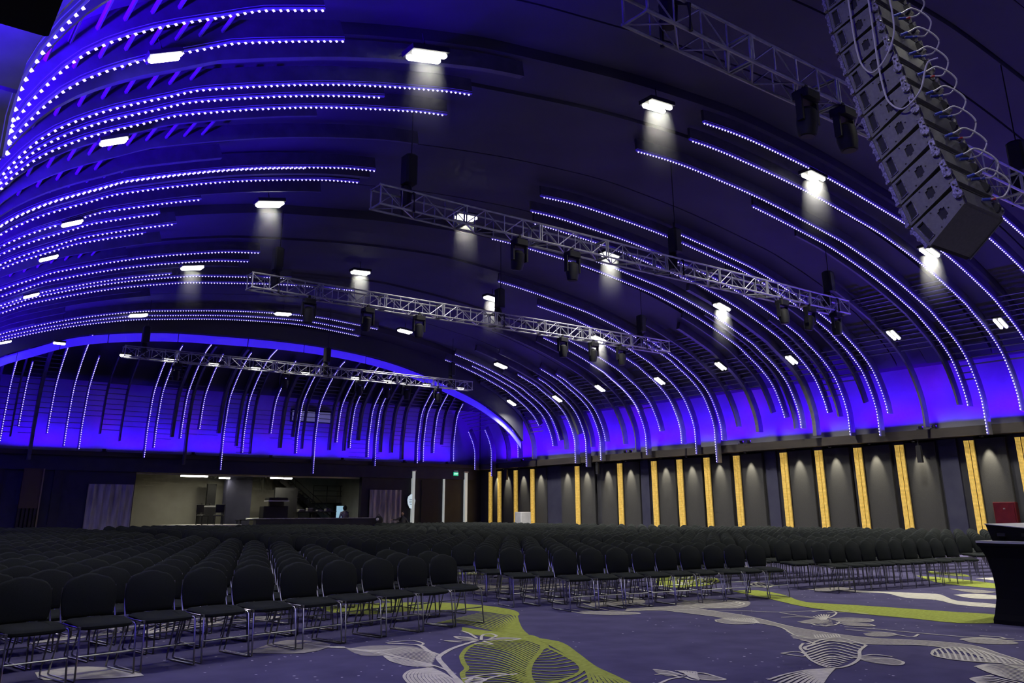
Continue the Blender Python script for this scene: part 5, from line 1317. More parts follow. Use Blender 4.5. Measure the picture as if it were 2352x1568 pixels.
# ------------------------------------------------------------------ hanging line array
AX, AWD = 7.0, 0.72
FRONT = [(3.33, 3.58), (3.47, 3.80), (3.53, 4.02), (3.59, 4.25), (3.65, 4.50), (3.71, 4.74), (3.76, 5.00), (3.81, 5.25), (3.86, 5.48), (3.91, 5.74), (3.95, 5.99), (3.98, 6.25), (4.0, 6.5)]
REAR = [(2.99, 3.87), (3.04, 4.08), (3.11, 4.29), (3.17, 4.51), (3.23, 4.74), (3.28, 4.99), (3.33, 5.20), (3.37, 5.44), (3.43, 5.68), (3.47, 5.91), (3.5, 6.14), (3.52, 6.37), (3.53, 6.6)]
def arr_box(i):
    f0, f1, r0, r1 = [Vector((0, *p)) for p in (FRONT[i], FRONT[i + 1], REAR[i], REAR[i + 1])]
    up_f, up_r = f1 - f0, r1 - r0
    f1b, r1b = f0 + up_f * 0.93, r0 + up_r * 0.80           # wedge gap between cabinets opens to the rear
    fwd = (f0 - r0).normalized()
    up = Vector((0, -fwd.z, fwd.y)); up = up if up.z > 0 else -up
    t = thing('array_loudspeaker', f'grey line array loudspeaker cabinet, {ORD[i]} from the bottom of the hanging column', 'loudspeaker', (AX, 0, 0), 0, 'cabinets of the hanging line array')
    X0, X1 = 0.0, AWD
    def P(u, v, x):                                        # u: rear 0 -> front 1, v: bottom 0 -> top 1
        a = r0.lerp(f0, u); b = r1b.lerp(f1b, u); q = a.lerp(b, v); return Vector((x, q.y, q.z))
    # cabinet: side plates proud of a slightly smaller trapezoid body
    mb = MB(); mb.hexa([P(0.04, 0.03, X0 + 0.02), P(0.96, 0.03, X0 + 0.02), P(0.96, 0.03, X1 - 0.02), P(0.04, 0.03, X1 - 0.02), P(0.04, 0.97, X0 + 0.02), P(0.96, 0.97, X0 + 0.02), P(0.96, 0.97, X1 - 0.02), P(0.04, 0.97, X1 - 0.02)])
    body = mb.build('body', M['speaker'], t)
    for sx, d in ((X0, 0.02), (X1, -0.02)):
        # side plate with a handle slot and a cross cut-out left open: built from strips around the holes
        def pl(u0, u1, v0, v1, m=M['speaker'], th=d, nm='side_plate', par=t, off=0.0):
            a = MB(); xs = sorted((sx + off, sx + off + th))
            a.hexa([P(u0, v0, xs[0]), P(u1, v0, xs[0]), P(u1, v0, xs[1]), P(u0, v0, xs[1]), P(u0, v1, xs[0]), P(u1, v1, xs[0]), P(u1, v1, xs[1]), P(u0, v1, xs[1])])
            return a
        mbp = MB()
        for (u0, u1, v0, v1) in ((0.0, 1.0, 0.0, 0.16), (0.0, 1.0, 0.84, 1.0), (0.0, 0.36, 0.16, 0.84), (0.36, 0.41, 0.16, 0.30), (0.36, 0.41, 0.70, 0.84), (0.41, 0.47, 0.16, 0.24), (0.41, 0.47, 0.76, 0.84), (0.47, 0.52, 0.16, 0.30), (0.47, 0.52, 0.70, 0.84), (0.52, 0.80, 0.16, 0.84), (0.93, 1.0, 0.16, 0.84)):
            a = pl(u0, u1, v0, v1); n = len(mbp.v); mbp.v += a.v; mbp.f += [tuple(n + k for k in f) for f in a.f]
        plate = mbp.build('side_plate', M['speaker'], t)
        if sx == X0:
            # recessed handle cup and black cross
            a = MB(); a.hexa([P(0.80, 0.16, 0.011), P(0.93, 0.16, 0.011), P(0.93, 0.16, 0.019), P(0.80, 0.16, 0.019), P(0.80, 0.84, 0.011), P(0.93, 0.84, 0.011), P(0.93, 0.84, 0.019), P(0.80, 0.84, 0.019)]); a.build('handle_recess', M['black'], plate)
            a = MB(); a.hexa([P(0.361, 0.17, 0.011), P(0.519, 0.17, 0.011), P(0.519, 0.17, 0.019), P(0.361, 0.17, 0.019), P(0.361, 0.83, 0.011), P(0.519, 0.83, 0.011), P(0.519, 0.83, 0.019), P(0.361, 0.83, 0.019)]); a.build('cross_recess', M['black'], plate)
            # raised rim round the handle, front bumper strip with clips
            rim = MB(); pts = [P(0.79, 0.14, -0.004), P(0.94, 0.14, -0.004), P(0.94, 0.86, -0.004), P(0.79, 0.86, -0.004), P(0.79, 0.14, -0.004)]
            rim.tube(pts, 0.007, 5); rim.build('handle_rim', M['steel'], plate)
            fs = MB(); fs.hexa([P(1.0, 0.05, -0.01), P(1.07, 0.05, -0.01), P(1.07, 0.05, 0.05), P(1.0, 0.05, 0.05), P(1.0, 0.95, -0.01), P(1.07, 0.95, -0.01), P(1.07, 0.95, 0.05), P(1.0, 0.95, 0.05)]); fb_ = fs.build('front_bracket', M['steel'], t)
            for vv in (0.12, 0.5, 0.86):
                c = P(1.075, vv, 0.01); MB().cbox(c, 0.03, 0.02, 0.025).build('clip', M['steel'], fb_)
            for uu, vv in ((0.08, 0.12), (0.08, 0.88), (0.3, 0.5), (0.6, 0.12), (0.6, 0.9)):
                MB().octa(P(uu, vv, -0.004), 0.009).build('bolt', M['steel'], plate)
    # grille on the front, connector tray on the rear
    g = MB(); g.hexa([P(0.97, 0.05, 0.02), P(1.03, 0.05, 0.04), P(1.03, 0.05, AWD - 0.04), P(0.97, 0.05, AWD - 0.02), P(0.97, 0.95, 0.02), P(1.03, 0.95, 0.04), P(1.03, 0.95, AWD - 0.04), P(0.97, 0.95, AWD - 0.02)]); g.build('front_grille', M['black'], t)
    # rigging plates at the rear corner
    for xx in (-0.015, AWD + 0.015):
        rg = MB()
        c = P(0.02, 0.6, xx)
        rg.lathe(tuple(c), [(0.042, -0.012), (0.042, 0.012)], 12, 0)
        rg.hexa([P(-0.03, 0.5, xx - 0.01), P(0.1, 0.5, xx - 0.01), P(0.1, 0.5, xx + 0.01), P(-0.03, 0.5, xx + 0.01), P(-0.05, 1.28, xx - 0.01), P(0.06, 1.28, xx - 0.01), P(0.06, 1.28, xx + 0.01), P(-0.05, 1.28, xx + 0.01)])
        rgo = rg.build('rigging_plate', M['steel'], t)
        if xx > 0: continue
        for uu, vv in ((0.0, 0.7), (0.05, 0.45), (0.02, 1.1), (-0.02, 0.9)):
            MB().octa(P(uu, vv, -0.03), 0.012).build('pin', M['steel'], rgo)
    # rear face: raised rim and a handle bar
    rf = MB(); rf.hexa([P(-0.02, 0.1, 0.05), P(0.04, 0.1, 0.05), P(0.04, 0.1, AWD - 0.05), P(-0.02, 0.1, AWD - 0.05), P(-0.02, 0.9, 0.05), P(0.04, 0.9, 0.05), P(0.04, 0.9, AWD - 0.05), P(-0.02, 0.9, AWD - 0.05)])
    rf.build('rear_panel', M['speaker'], t)
    hx = MB(); hx.lathe(tuple(P(-0.02, 0.5, AWD - 0.12)), [(0.05, -0.02), (0.05, 0.02)], 12, 0); hx.build('rear_handle', M['black'], t)
    return P
CELLS = [arr_box(i) for i in range(12)]
# bumper frame and chain on top
t = thing('rigging_frame', 'steel frame above the top cabinet that hangs the line array', 'rigging', (AX, 0, 0))
MB().box(-0.03, 0.03, 3.2, 4.3, 6.72, 6.8).build('bar', M['steel'], t)
MB().box(AWD - 0.03, AWD + 0.03, 3.2, 4.3, 6.72, 6.8).build('bar', M['steel'], t)
MB().box(-0.03, AWD + 0.03, 3.7, 3.78, 6.8, 6.86).build('cross_bar', M['steel'], t)
for xv in (0.0, AWD): MB().box(xv - 0.02, xv + 0.02, 3.5, 4.05, 6.5, 6.74).build('hanger_plate', M['steel'], t)
MB().tube([(AWD / 2, 3.74, 6.86), (AWD / 2, 3.74, vault_z(AX + AWD / 2) + 0.3)], 0.02).build('chain', M['black'], t)
# jumper cables between neighbouring cabinets
def cable_curve(pts, n=10):
    return [tuple(p) for p in dense(np.array([tuple(q) for q in pts]), n)]
for i in range(0, 11):
    a = CELLS[i](-0.06, 0.55, 0.34); b = CELLS[i + 1](-0.06, 0.55, 0.26)
    t = thing('jumper_cable', f'looped grey jumper cable behind the line array, {ORD[i]} from the bottom', 'cable', (AX, 0, 0), 0, 'jumper cables of the line array')
    back = Vector((0.20, -0.17, 0.05)); sd = random.uniform(-0.02, 0.03)
    p = [a, a + Vector((0.05, -0.06, 0.0)), a + back * 0.75 + Vector((0, 0, 0.0 + sd)), a.lerp(b, 0.5) + back * 1.15, b + back * 0.72 + Vector((0, 0, 0.04)), b + Vector((0.06, -0.05, 0.03)), b]
    MB().tube(cable_curve(p), 0.0085, 6).build('cable', M['cable'], t, True)
    MB().tube([a, a + Vector((0.045, -0.05, 0.0))], 0.014, 8).build('plug', M['plug'], t)
    MB().tube([a + Vector((0.045, -0.05, 0.0)), a + Vector((0.075, -0.08, 0.0))], 0.011, 8).build('plug_sleeve', M['plug_red'] if i % 3 == 0 else M['plug'], t)
    MB().tube([b, b + Vector((0.05, -0.042, 0.025))], 0.014, 8).build('plug', M['plug'], t)
# two long feed cables hanging in loops beside the cabinets
def feed(y0, z0, y1, z1, zlow, yb, top, label):
    t = thing('feed_cable', label, 'cable', (AX - 0.06, 0, 0), 0, 'feed cables hanging at the side of the array')
    p = [(0, y0, top), (0, y0, (top + zlow) / 2), (0, y0 - 0.03, zlow + 0.18), (0, (y0 + yb) / 2, zlow), (0, yb - 0.02, zlow + 0.1), (0.02, yb - 0.12, zlow + 0.35), (0.05, y1, z1)]
    MB().tube(cable_curve(p), 0.009, 6).build('cable', M['cable'], t, True)
feed(3.72, 0, 3.36, 6.3, 5.35, 3.45, 7.0, 'grey feed cable hanging in a high loop over the upper cabinets')
feed(3.52, 0, 3.0, 5.25, 4.88, 3.2, 7.0, 'grey feed cable hanging in a long low loop over the middle cabinets')

# black box hanging high at the near left
t = thing('hanging_subwoofer', 'black box loudspeaker hanging high at the top left, cut by the picture edge', 'loudspeaker', (0.0, 0, 0))
MB().bbox(-0.12, 0.42, 4.7, 5.25, 4.16, 5.2, 0.02).build('body', M['black'], t)
MB().box(-0.08, 0.38, 4.68, 4.7, 4.22, 5.1).build('grille', M['housing'], t)
MB().tube([(0.2, 5.0, 5.2), (0.2, 5.0, 6.2)], 0.02).build('chain', M['black'], t)

# ------------------------------------------------------------------ draped table at the right
TX, TY = 11.95, 5.62
t = thing('draped_table', 'table in a tight black stretch cover at the right edge', 'table', (TX, TY, 0))
prof_ = [(0.0, 0.0), (0.0, 0.05), (0.03, 0.12), (0.075, 0.3), (0.085, 0.45), (0.07, 0.62), (0.035, 0.8), (-0.03, 0.93), (-0.06, 0.96), (-0.06, 0.985)]
loops = []
for ins, z in prof_:
    x0, x1, y0, y1 = 0.0 + ins, 1.9 - ins, -0.75 + ins * 0.6, 0.0 - ins * 0.6
    loops.append([(x0, y0, z), (x0 + 0.95, y0 + ins * 0.5, z), (x1, y0, z), (x1, y1, z), (x0 + 0.95, y1 - ins * 0.5, z), (x0, y1, z)])
MB().loft(loops).build('stretch_cover', M['cloth'], t)
MB().box(-0.07, 1.97, -0.79, 0.04, 0.985, 1.012).build('table_top', M['grey_top'], t)
t2 = thing('console_case', 'black console case with a sloping pale lid on the draped table', 'console', (TX, TY, 1.012))
mb = MB(); mb.hexa([(0.1, -0.7, 0), (1.7, -0.7, 0), (1.7, -0.1, 0), (0.1, -0.1, 0), (0.06, -0.72, 0.145), (1.72, -0.72, 0.145), (1.72, -0.06, 0.205), (0.06, -0.06, 0.205)]); mb.build('body', M['cloth'], t2)
mb = MB(); mb.hexa([(0.05, -0.73, 0.146), (1.73, -0.73, 0.146), (1.73, -0.05, 0.206), (0.05, -0.05, 0.206), (0.05, -0.73, 0.155), (1.73, -0.73, 0.155), (1.73, -0.05, 0.215), (0.05, -0.05, 0.215)]); mb.build('lid', M['grey_top'], t2)
for k, yv in enumerate((-0.55, -0.25)): MB().box(0.035, 0.06, yv - 0.05, yv + 0.05, 0.06, 0.1).build('latch', M['black'], t2)

# ------------------------------------------------------------------ chairs
CH_W, CH_D = 0.51, 0.47
def pad(w, d, th, n=7, crown=0.35):
    pass
def backrest_mb(seg=5):
    """rounded-top padded back, slightly curved in plan; local y+ is behind the sitter"""
    w, z0, z1, th = CH_W / 2, 0.475, 0.85, 0.045
    out = []
    pts = [(-w * 0.86, z0), (w * 0.86, z0), (w * 0.93, z0 + 0.03), (w, z0 + 0.14), (w * 0.985, z1 - 0.165)]
    for k in range(1, seg + 1):
        a = math.pi / 2 * k / seg
        pts.append((w * 0.985 - 0.135 * (1 - math.cos(a)), z1 - 0.165 + 0.14 * math.sin(a)))
    pts.append((w * 0.25, z1 - 0.006))
    pts2 = [(0, z1)]
    right = pts[1:]
    left = [(-x, z) for x, z in reversed(right)]
    ring = right + pts2 + left
    def bend(x, z, dy): return (x, CH_D / 2 - 0.02 + dy - 0.35 * x * x + (z - z0) * 0.12, z)
    def ins(r, k): return [(x * k, (z - 0.65) * k + 0.65) for x, z in r]
    L = [[bend(x, z, -0.004) for x, z in ins(ring, 0.93)], [bend(x, z, 0.012) for x, z in ring], [bend(x, z, th - 0.012) for x, z in ring], [bend(x, z, th) for x, z in ins(ring, 0.93)]]
    return MB().loft(L)
def seat_mb():
    w, d = CH_W / 2, CH_D / 2
    ring = []
    for k in range(16):
        a = 2 * math.pi * k / 16
        c, s = math.cos(a), math.sin(a)
        ring.append((w * math.copysign(abs(c) ** 0.5, c), -0.02 + d * math.copysign(abs(s) ** 0.5, s)))
    def L(k, z): return [(x * k, y * k, z - 0.02 * ((y / d) < -0.7)) for x, y in ring]
    return MB().loft([L(0.9, 0.425), L(1.0, 0.437), L(1.0, 0.455), L(0.93, 0.472), L(0.6, 0.474)])
def side_frame_mb(s):
    x = s * (CH_W / 2 - 0.005)
    p = [(x * 0.98, CH_D / 2 + 0.02, 0.74), (x, CH_D / 2 - 0.0, 0.56), (x, CH_D / 2 - 0.05, 0.44), (x, -CH_D / 2 + 0.03, 0.425), (x, -CH_D / 2 + 0.01, 0.405), (x * 1.04, -CH_D / 2 - 0.03, 0.012), (x * 1.04, -CH_D / 2 - 0.01, 0.009), (x * 1.04, CH_D / 2 + 0.03, 0.009), (x * 1.04, CH_D / 2 + 0.04, 0.02), (x, CH_D / 2 - 0.1, 0.425)]
    return MB().tube(p, 0.0085, 6)
def stretcher_mb():
    x = CH_W / 2 - 0.005
    m = MB().tube([(-x * 1.02, -CH_D / 2 - 0.012, 0.2), (x * 1.02, -CH_D / 2 - 0.012, 0.2)], 0.0075, 6)
    return m
def clip_mb():
    m = MB()
    for s in (-1, 1): m.cbox((s * (CH_W / 2 + 0.005), -CH_D / 2 + 0.02, 0.428), 0.022, 0.04, 0.022)
    return m
me_back = backrest_mb().mesh('backrest', M['fabric'], True)
me_seat = seat_mb().mesh('seat', M['fabric'], True)
me_fl = side_frame_mb(-1).mesh('side_frame', M['chrome'], True)
me_fr = side_frame_mb(1).mesh('side_frame', M['chrome'], True)
me_st = stretcher_mb().mesh('stretcher', M['chrome'], True)
me_cl = clip_mb().mesh('link_clip', M['chrome'])
# simple chair for the distance: one mesh, two materials
def far_chair_geo():
    b = backrest_mb(2); s = seat_mb(); fr = MB()
    for sx in (-1, 1):
        x = sx * (CH_W / 2)
        for y in (-CH_D / 2 - 0.01, CH_D / 2 - 0.02): fr.tube([(x, y, 0.0), (x, y, 0.43)], 0.008, 3, False)
    return b, s, fr
fb1, fs1, ff1 = far_chair_geo()
def two_mat(name, parts):
    v, f, mi = [], [], []
    for k, g in enumerate(parts):
        n = len(v); v += g.v; f += [tuple(n + i for i in q) for q in g.f]; mi += [0 if k < 2 else 1] * len(g.f)
    me = bpy.data.meshes.new(name); me.from_pydata(v, [], f)
    me.materials.append(M['fabric']); me.materials.append(M['chrome'])
    me.polygons.foreach_set('material_index', mi)
    me.polygons.foreach_set('use_smooth', [True] * len(f)); me.update()
    return me, v, f, mi
me_far, fv, ff_, fmi = two_mat('hall_chair', (fb1, fs1, ff1))

SEATS = []          # (x, y, rz, block, row, place)
rc = random.Random(21)
A18 = math.radians(18)
def block(name, ox, oy, ang, pitch, rowp, ncol, nrow, keep, sgn):
    """rows start at the aisle corner (ox, oy); ang turns the block; sgn = direction the row runs from the aisle"""
    r = Vector((math.cos(ang), math.sin(ang))) * sgn
    b = Vector((-math.sin(ang), math.cos(ang)))
    for j in range(nrow):
        pl_ = 0
        for i in range(-14, ncol):
            p = Vector((ox, oy)) + r * pitch * i + b * rowp * j
            if keep(p, j, i):
                pl_ += 1
                SEATS.append((p.x + rc.uniform(-0.015, 0.015), p.y + rc.uniform(-0.02, 0.02), ang + rc.uniform(-0.02, 0.02), name, j, pl_))
block('left', 6.5, 9.92, math.radians(12), 0.585, 0.92, 30, 38, lambda p, j, i: 0.3 < p.x < 6.9 and p.y < 41.6 and (j > 0 or 0 <= i < 11) and not (22.6 < p.y < 24.3), -1)
block('middle left', 12.6, 9.58, math.radians(-9), 0.483, 0.92, 40, 37, lambda p, j, i: (8.4 < p.x < 12.95) and p.y < 41.6 and not (22.6 < p.y < 24.3), -1)
block('middle right', 14.3, 9.42, math.radians(-6), 0.44, 0.92, 40, 37, lambda p, j, i: 14.1 < p.x < 18.6 and p.y < 41.6 and not (22.6 < p.y < 24.3), 1)
block('right', 20.2, 9.7, math.radians(-16), 0.50, 0.92, 40, 40, lambda p, j, i: 19.9 < p.x < 28.2 and 8.0 < p.y < 41.6 and (j > 0 or i >= 0) and not (22.6 < p.y < 24.3), 1)
def in_view(x, y):
    v = Vector((x, y, 0.6)) - CAM
    zf = v.dot(_f)
    if zf < 0.5: return False
    u = CX + F_PX * v.dot(_r2) / zf
    return -150 < u < IMG_W + 150
vis = [s for s in SEATS if in_view(s[0], s[1])]
vis.sort(key=lambda s: s[0] ** 2 + s[1] ** 2)
near, rest = vis[:300], vis[300:]
used = set()
# renumber places along each row among what exists
for k, (x, y, a, nm, j, pl_) in enumerate(near):
    side = {'left': 'aisle', 'middle left': 'centre aisle', 'middle right': 'centre aisle', 'right': 'inner aisle'}[nm]
    lab = f'black padded chair, {ORD[pl_ - 1]} from the aisle, {ORD[j]} row of the {nm} block'
    t = thing('hall_chair', lab, 'chair', (x, y, 0), a, 'rows of black chairs')
    kx = 1.0 if nm == 'left' else 0.84
    t.scale = (kx, 1, 1)
    if k < 130:
        link('seat', me_seat, t); link('backrest', me_back, t)
        link('side_frame', me_fl, t); link('side_frame', me_fr, t); link('stretcher', me_st, t); link('link_clip', me_cl, t)
    else:
        t2_ = bpy.data.objects.new('hall_chair', me_far)
        C.objects.link(t2_); t2_.location, t2_.rotation_euler, t2_.scale = (x, y, 0), (0, 0, a), (kx, 1, 1)
        tag(t2_, lab, 'chair', 'rows of black chairs')
        bpy.data.objects.remove(t)
# all chairs further back as one body of rows
fva = np.array(fv); V, Fc, MI = [], [], []
for (x, y, a, nm, *_r0) in rest:
    kx = 1.0 if nm == 'left' else 0.84
    c_, s_ = math.cos(a), math.sin(a)
    q = np.column_stack([fva[:, 0] * kx * c_ - fva[:, 1] * s_ + x, fva[:, 0] * kx * s_ + fva[:, 1] * c_ + y, fva[:, 2]])
    n = len(V) * len(fva)
    V.append(q); Fc += [tuple(n + i for i in f) for f in ff_]; MI += fmi
me = bpy.data.meshes.new('distant_chairs'); me.from_pydata(np.vstack(V).tolist(), [], Fc)
me.materials.append(M['fabric']); me.materials.append(M['chrome']); me.polygons.foreach_set('material_index', MI); me.polygons.foreach_set('use_smooth', [True] * len(Fc)); me.update()
o = bpy.data.objects.new('distant_chairs', me); C.objects.link(o); o['kind'] = 'stuff'
o['label'], o['category'] = 'distant rows of black chairs reaching to the far wall', 'chairs'

# ------------------------------------------------------------------ carpet figures: raised pile in cream, taupe and green
def smooth2(pts, k=6):
    return dense(np.array(pts, float), k) if len(pts) > 2 else np.array(pts, float)
groups = {}
ZS = [0]
def lift():
    ZS[0] += 1
    return ZS[0] * 1e-5
def ribbon(col, pts, wd, z=0.004, taper=False):
    P = smooth2(pts)
    z += lift()
    mb = groups.setdefault(col, MB())
    T = np.gradient(P, axis=0); T /= np.linalg.norm(T, axis=1)[:, None] + 1e-9
    N = np.column_stack([-T[:, 1], T[:, 0]])
    ww = np.full(len(P), wd / 2)
    if taper: ww = ww * (0.35 + 0.65 * np.sin(np.linspace(0.12, math.pi - 0.12, len(P))))
    L_, R_ = P + N * ww[:, None], P - N * ww[:, None]
    n = len(mb.v)
    for a, b in zip(L_, R_): mb.v += [(a[0], a[1], z), (b[0], b[1], z)]
    for i in range(len(P) - 1): mb.f.append((n + 2 * i, n + 2 * i + 1, n + 2 * i + 3, n + 2 * i + 2))
def patch(col, pts, z=0.002):
    mb = groups.setdefault(col, MB())
    z += lift()
    P = smooth2(list(pts) + [pts[0]], 3)[:-1]
    mb.poly([(x, y, z) for x, y in P])
for kind, col, wd, pts in CARPET:
    if kind == 'L': ribbon(col, pts, wd)
    elif kind == 'T': ribbon(col, pts, wd, 0.005, True)
    else: patch(col, pts)
# leaf motifs repeated over the carpet under the chairs
rm = random.Random(4)
for k in range(70):
    x, y = rm.uniform(1, 28), rm.uniform(10.2, 40)
    a, L_, Wd = rm.uniform(0, math.pi), rm.uniform(0.9, 2.4), rm.uniform(0.15, 0.4)
    col = rm.choice(('c_cream', 'c_cream', 'c_taupe', 'c_green'))
    ca, sa = math.cos(a), math.sin(a)
    for j in range(5):
        off = (j - 2) / 2 * Wd
        pts = [(x + ca * u - sa * off * math.sin(math.pi * (u / L_ + 0.5)), y + sa * u + ca * off * math.sin(math.pi * (u / L_ + 0.5))) for u in np.linspace(-L_ / 2, L_ / 2, 6)]
        ribbon(col, pts, 0.05 if col != 'c_taupe' else 0.12)
for col, mb in groups.items():
    o = mb.build({'c_green': 'green_carpet_figures', 'c_cream': 'cream_carpet_figures', 'c_taupe': 'taupe_carpet_figures'}[col], M[col], floor)
    o['kind'] = 'stuff'

# ------------------------------------------------------------------ people at the far counter
def skin_body(name, joints, edges, m, parent, sub=2, root=0):
    me = bpy.data.meshes.new(name)
    me.from_pydata([j[0] for j in joints], edges, [])
    o = bpy.data.objects.new(name, me); C.objects.link(o); o.parent = parent
    md = o.modifiers.new('skin', 'SKIN')
    sv = me.skin_vertices[0].data
    for i, j in enumerate(joints):
        r = j[1]; sv[i].radius = r if isinstance(r, tuple) else (r, r)
    sv[root].use_root = True
    md.use_smooth_shade = True
    ss = o.modifiers.new('sub', 'SUBSURF'); ss.levels = sub; ss.render_levels = sub
    me.materials.append(m)
    return o
def hand(parent, wrist, d, up, m):
    """palm with four fingers and a thumb, one mesh, relaxed curl"""
    d, up = Vector(d).normalized(), Vector(up).normalized(); sd = d.cross(up).normalized(); wv = Vector(wrist)
    mb = MB()
    pc = wv + d * 0.045
    mb.loft([[wv + sd * 0.024 + up * 0.012, wv - sd * 0.024 + up * 0.012, wv - sd * 0.024 - up * 0.012, wv + sd * 0.024 - up * 0.012], [pc + sd * 0.04 + up * 0.013, pc - sd * 0.04 + up * 0.013, pc - sd * 0.04 - up * 0.013, pc + sd * 0.04 - up * 0.013], [pc + d * 0.045 + sd * 0.04 + up * 0.01, pc + d * 0.045 - sd * 0.04 + up * 0.01, pc + d * 0.045 - sd * 0.04 - up * 0.01, pc + d * 0.045 + sd * 0.04 - up * 0.01]])
    for k, ln_ in enumerate((0.07, 0.08, 0.075, 0.058)):
        b = pc + d * 0.042 + sd * (0.03 - k * 0.02)
        mb.tube([b, b + d * ln_ * 0.45 - up * 0.006, b + d * ln_ * 0.75 - up * 0.02, b + d * ln_ * 0.9 - up * 0.038], [0.009, 0.009, 0.008, 0.006], 6)
    b = wv + d * 0.03 + sd * 0.03
    mb.tube([b, b + sd * 0.028 + d * 0.02 - up * 0.005, b + sd * 0.038 + d * 0.05 - up * 0.012], [0.011, 0.01, 0.007], 6)
    return mb.build('hand', m, parent, True)
def head(parent, c, face, m, hair_m, hood=None):
    """face points the way the person looks"""
    fc = Vector(face).normalized(); sd = Vector((0, 0, 1)).cross(fc).normalized(); c = Vector(c)
    hd_ = MB().ball((0, 0, 0), 0.075, 0.095, 0.115, 14, 10)
    o = hd_.build('head', m, parent, True)
    o.location = c; o.rotation_euler = (0, 0, math.atan2(fc.y, fc.x) - math.pi / 2)
    f = MB(); f.ball((0, 0.095, -0.012), 0.014, 0.02, 0.024, 8, 6); f.build('nose', m, o, True)
    for s in (-1, 1):
        MB().ball((s * 0.03, 0.083, 0.015), 0.012, 0.008, 0.008, 8, 5).build('eye', M['hair'], o, True)
        MB().ball((s * 0.076, 0.0, 0.0), 0.012, 0.022, 0.03, 8, 5).build('ear', m, o, True)
    MB().ball((0, 0.082, -0.055), 0.024, 0.01, 0.007, 8, 5).build('mouth', M['red'], o, True)
    hr = MB().ball((0, -0.018, 0.03), 0.086, 0.098, 0.105, 12, 8).build('hair', hair_m, o, True)
    return o
# person in a pale hooded top standing behind the counter, back to the hall
t = thing('person', 'person in a cream hooded top standing behind the counter by the blue screen', 'person', (22.15, 45.6, 0), 0)
jt = [((0, 0, 0.92), 0.15), ((0, 0, 1.12), (0.15, 0.12)), ((0, 0, 1.32), (0.19, 0.13)), ((0, 0, 1.44), (0.10, 0.09)), ((0, 0.01, 1.52), 0.055),
      ((-0.2, 0, 1.38), 0.07), ((-0.26, 0.03, 1.12), 0.055), ((-0.2, 0.2, 0.98), 0.042), ((0.2, 0, 1.38), 0.07), ((0.26, 0.03, 1.12), 0.055), ((0.2, 0.2, 0.98), 0.042),
      ((-0.1, 0, 0.86), 0.1), ((-0.1, 0.01, 0.48), 0.07), ((-0.1, 0, 0.08), 0.05), ((-0.1, 0.13, 0.04), 0.04), ((0.1, 0, 0.86), 0.1), ((0.1, 0.01, 0.48), 0.07), ((0.1, 0, 0.08), 0.05), ((0.1, 0.13, 0.04), 0.04)]
ed = [(0, 1), (1, 2), (2, 3), (3, 4), (2, 5), (5, 6), (6, 7), (2, 8), (8, 9), (9, 10), (0, 11), (11, 12), (12, 13), (13, 14), (0, 15), (15, 16), (16, 17), (17, 18)]
skin_body('body', jt, ed, M['hoodie'], t)
head(t, (0, 0.01, 1.63), (0.1, 1, 0), M['skin'], M['hair'])
MB().ball((0, -0.03, 1.62), 0.115, 0.12, 0.15, 12, 8).build('hood', M['dark_shirt'], t, True)
hand(t, (-0.2, 0.2, 0.98), (0.1, 1, -0.3), (0, 0.3, 1), M['skin']); hand(t, (0.2, 0.2, 0.98), (-0.1, 1, -0.3), (0, 0.3, 1), M['skin'])
# seated person lounging on the end chairs, looking left
t = thing('person', 'person in a dark shirt lounging on a chair by the right drape, arm stretched left', 'person', (24.15, 42.6, 0), 0)
jt = [((0.05, 0.05, 0.55), 0.15), ((0.12, 0.1, 0.78), (0.15, 0.12)), ((0.17, 0.14, 1.0), (0.18, 0.12)), ((0.17, 0.12, 1.12), (0.085, 0.08)), ((0.15, 0.1, 1.2), 0.05),
      ((-0.04, 0.12, 1.06), 0.065), ((-0.3, 0.02, 0.98), 0.05), ((-0.56, -0.06, 0.99), 0.036), ((0.37, 0.14, 1.04), 0.065), ((0.45, 0.0, 0.8), 0.05), ((0.42, -0.2, 0.66), 0.036),
      ((-0.04, -0.05, 0.53), 0.1), ((-0.12, -0.5, 0.52), 0.075), ((-0.14, -0.56, 0.1), 0.05), ((-0.15, -0.7, 0.05), 0.04), ((0.14, -0.05, 0.53), 0.1), ((0.16, -0.5, 0.52), 0.075), ((0.18, -0.56, 0.1), 0.05), ((0.19, -0.7, 0.05), 0.04)]
skin_body('body', jt, ed, M['dark_shirt'], t)
head(t, (0.13, 0.08, 1.31), (-0.75, -0.65, 0), M['skin'], M['hair'])
hand(t, (-0.56, -0.06, 0.99), (-1, -0.15, -0.05), (0, 0, 1), M['skin']); hand(t, (0.42, -0.2, 0.66), (-0.2, -1, -0.2), (0, 0, 1), M['skin'])
t = thing('lounge_chair', 'black chair carrying the lounging person by the right drape', 'chair', (24.25, 42.75, 0), 0)
link('seat', me_seat, t); link('backrest', me_back, t); link('side_frame', me_fl, t); link('side_frame', me_fr, t)
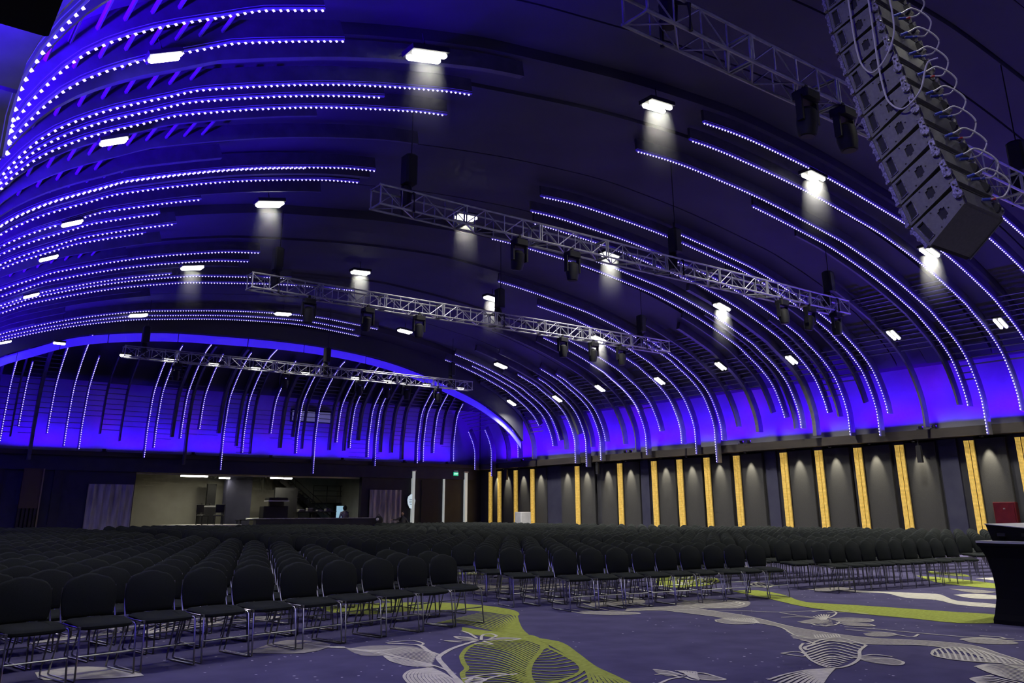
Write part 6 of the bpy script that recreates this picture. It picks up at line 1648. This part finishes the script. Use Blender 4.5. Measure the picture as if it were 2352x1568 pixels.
# dark bag with a pale flap on the end of the counter
t = thing('shoulder_bag', 'dark slouched bag with a pale flap beside the lounging person', 'bag', (23.35, 43.7, 0))
MB().ball((0, 0, 0.95), 0.24, 0.18, 0.26, 14, 9).build('bag_body', M['dark_shirt'], t, True)
MB().ball((-0.14, -0.12, 1.0), 0.1, 0.06, 0.08, 10, 7).build('flap', M['white'], t, True)
MB().tube([(-0.15, 0, 1.12), (0, 0.02, 1.3), (0.15, 0, 1.12)], 0.015).build('strap', M['dark_shirt'], t, True)
MB().box(-0.25, 0.25, -0.2, 0.2, 0.0, 0.72).build('stool', M['black'], t)

# ------------------------------------------------------------------ stage haze only under bright lamps, density shaped to draw their fading glow
def haze_material(dens):
    m = bpy.data.materials.new('haze'); m.use_nodes = True
    nt = m.node_tree; nt.nodes.remove(nt.nodes['Principled BSDF'])
    vs = nt.nodes.new('ShaderNodeVolumeScatter')
    tc = nt.nodes.new('ShaderNodeTexCoord'); sp = nt.nodes.new('ShaderNodeSeparateXYZ')
    nt.links.new(tc.outputs['Generated'], sp.inputs[0])
    def op(o, a, b=None, v=None):
        n = nt.nodes.new('ShaderNodeMath'); n.operation = o
        nt.links.new(a, n.inputs[0])
        if b is not None: nt.links.new(b, n.inputs[1])
        elif v is not None: n.inputs[1].default_value = v
        return n.outputs[0]
    dx = op('SUBTRACT', sp.outputs[0], v=0.5); dy = op('SUBTRACT', sp.outputs[1], v=0.5)
    wz = op('SUBTRACT', op('MULTIPLY', sp.outputs[2], v=-0.22), v=-0.48)           # half width: narrow at the lamp, wider below
    r2 = op('ADD', op('POWER', op('DIVIDE', dx, wz), v=2.0), op('POWER', op('DIVIDE', dy, wz), v=2.0))
    fall = op('MAXIMUM', op('SUBTRACT', op('MULTIPLY', r2, v=-1.0), v=-1.0), v=0.0)
    hz_ = op('POWER', sp.outputs[2], v=2.6)
    nt.links.new(op('MULTIPLY', op('MULTIPLY', fall, hz_), v=dens), vs.inputs['Density'])
    nt.links.new(vs.outputs[0], nt.nodes['Material Output'].inputs['Volume'])
    return m
hmat = haze_material(0.11)
hme = MB().box(-0.62, 0.62, -0.55, 0.55, -1.75, 0).mesh('haze', hmat)
for i in (1, 2, 3, 4):
    for (y, x, z) in rows[i]:
        if y < 5 or y > 30: continue
        o = bpy.data.objects.new('haze', hme); C.objects.link(o); o.location = (x, y, z - 0.125)
        o['kind'] = 'stuff'; o['label'], o['category'], o['group'] = 'faint haze glowing right under a bright ceiling lamp', 'haze', 'haze under the ceiling lamps'
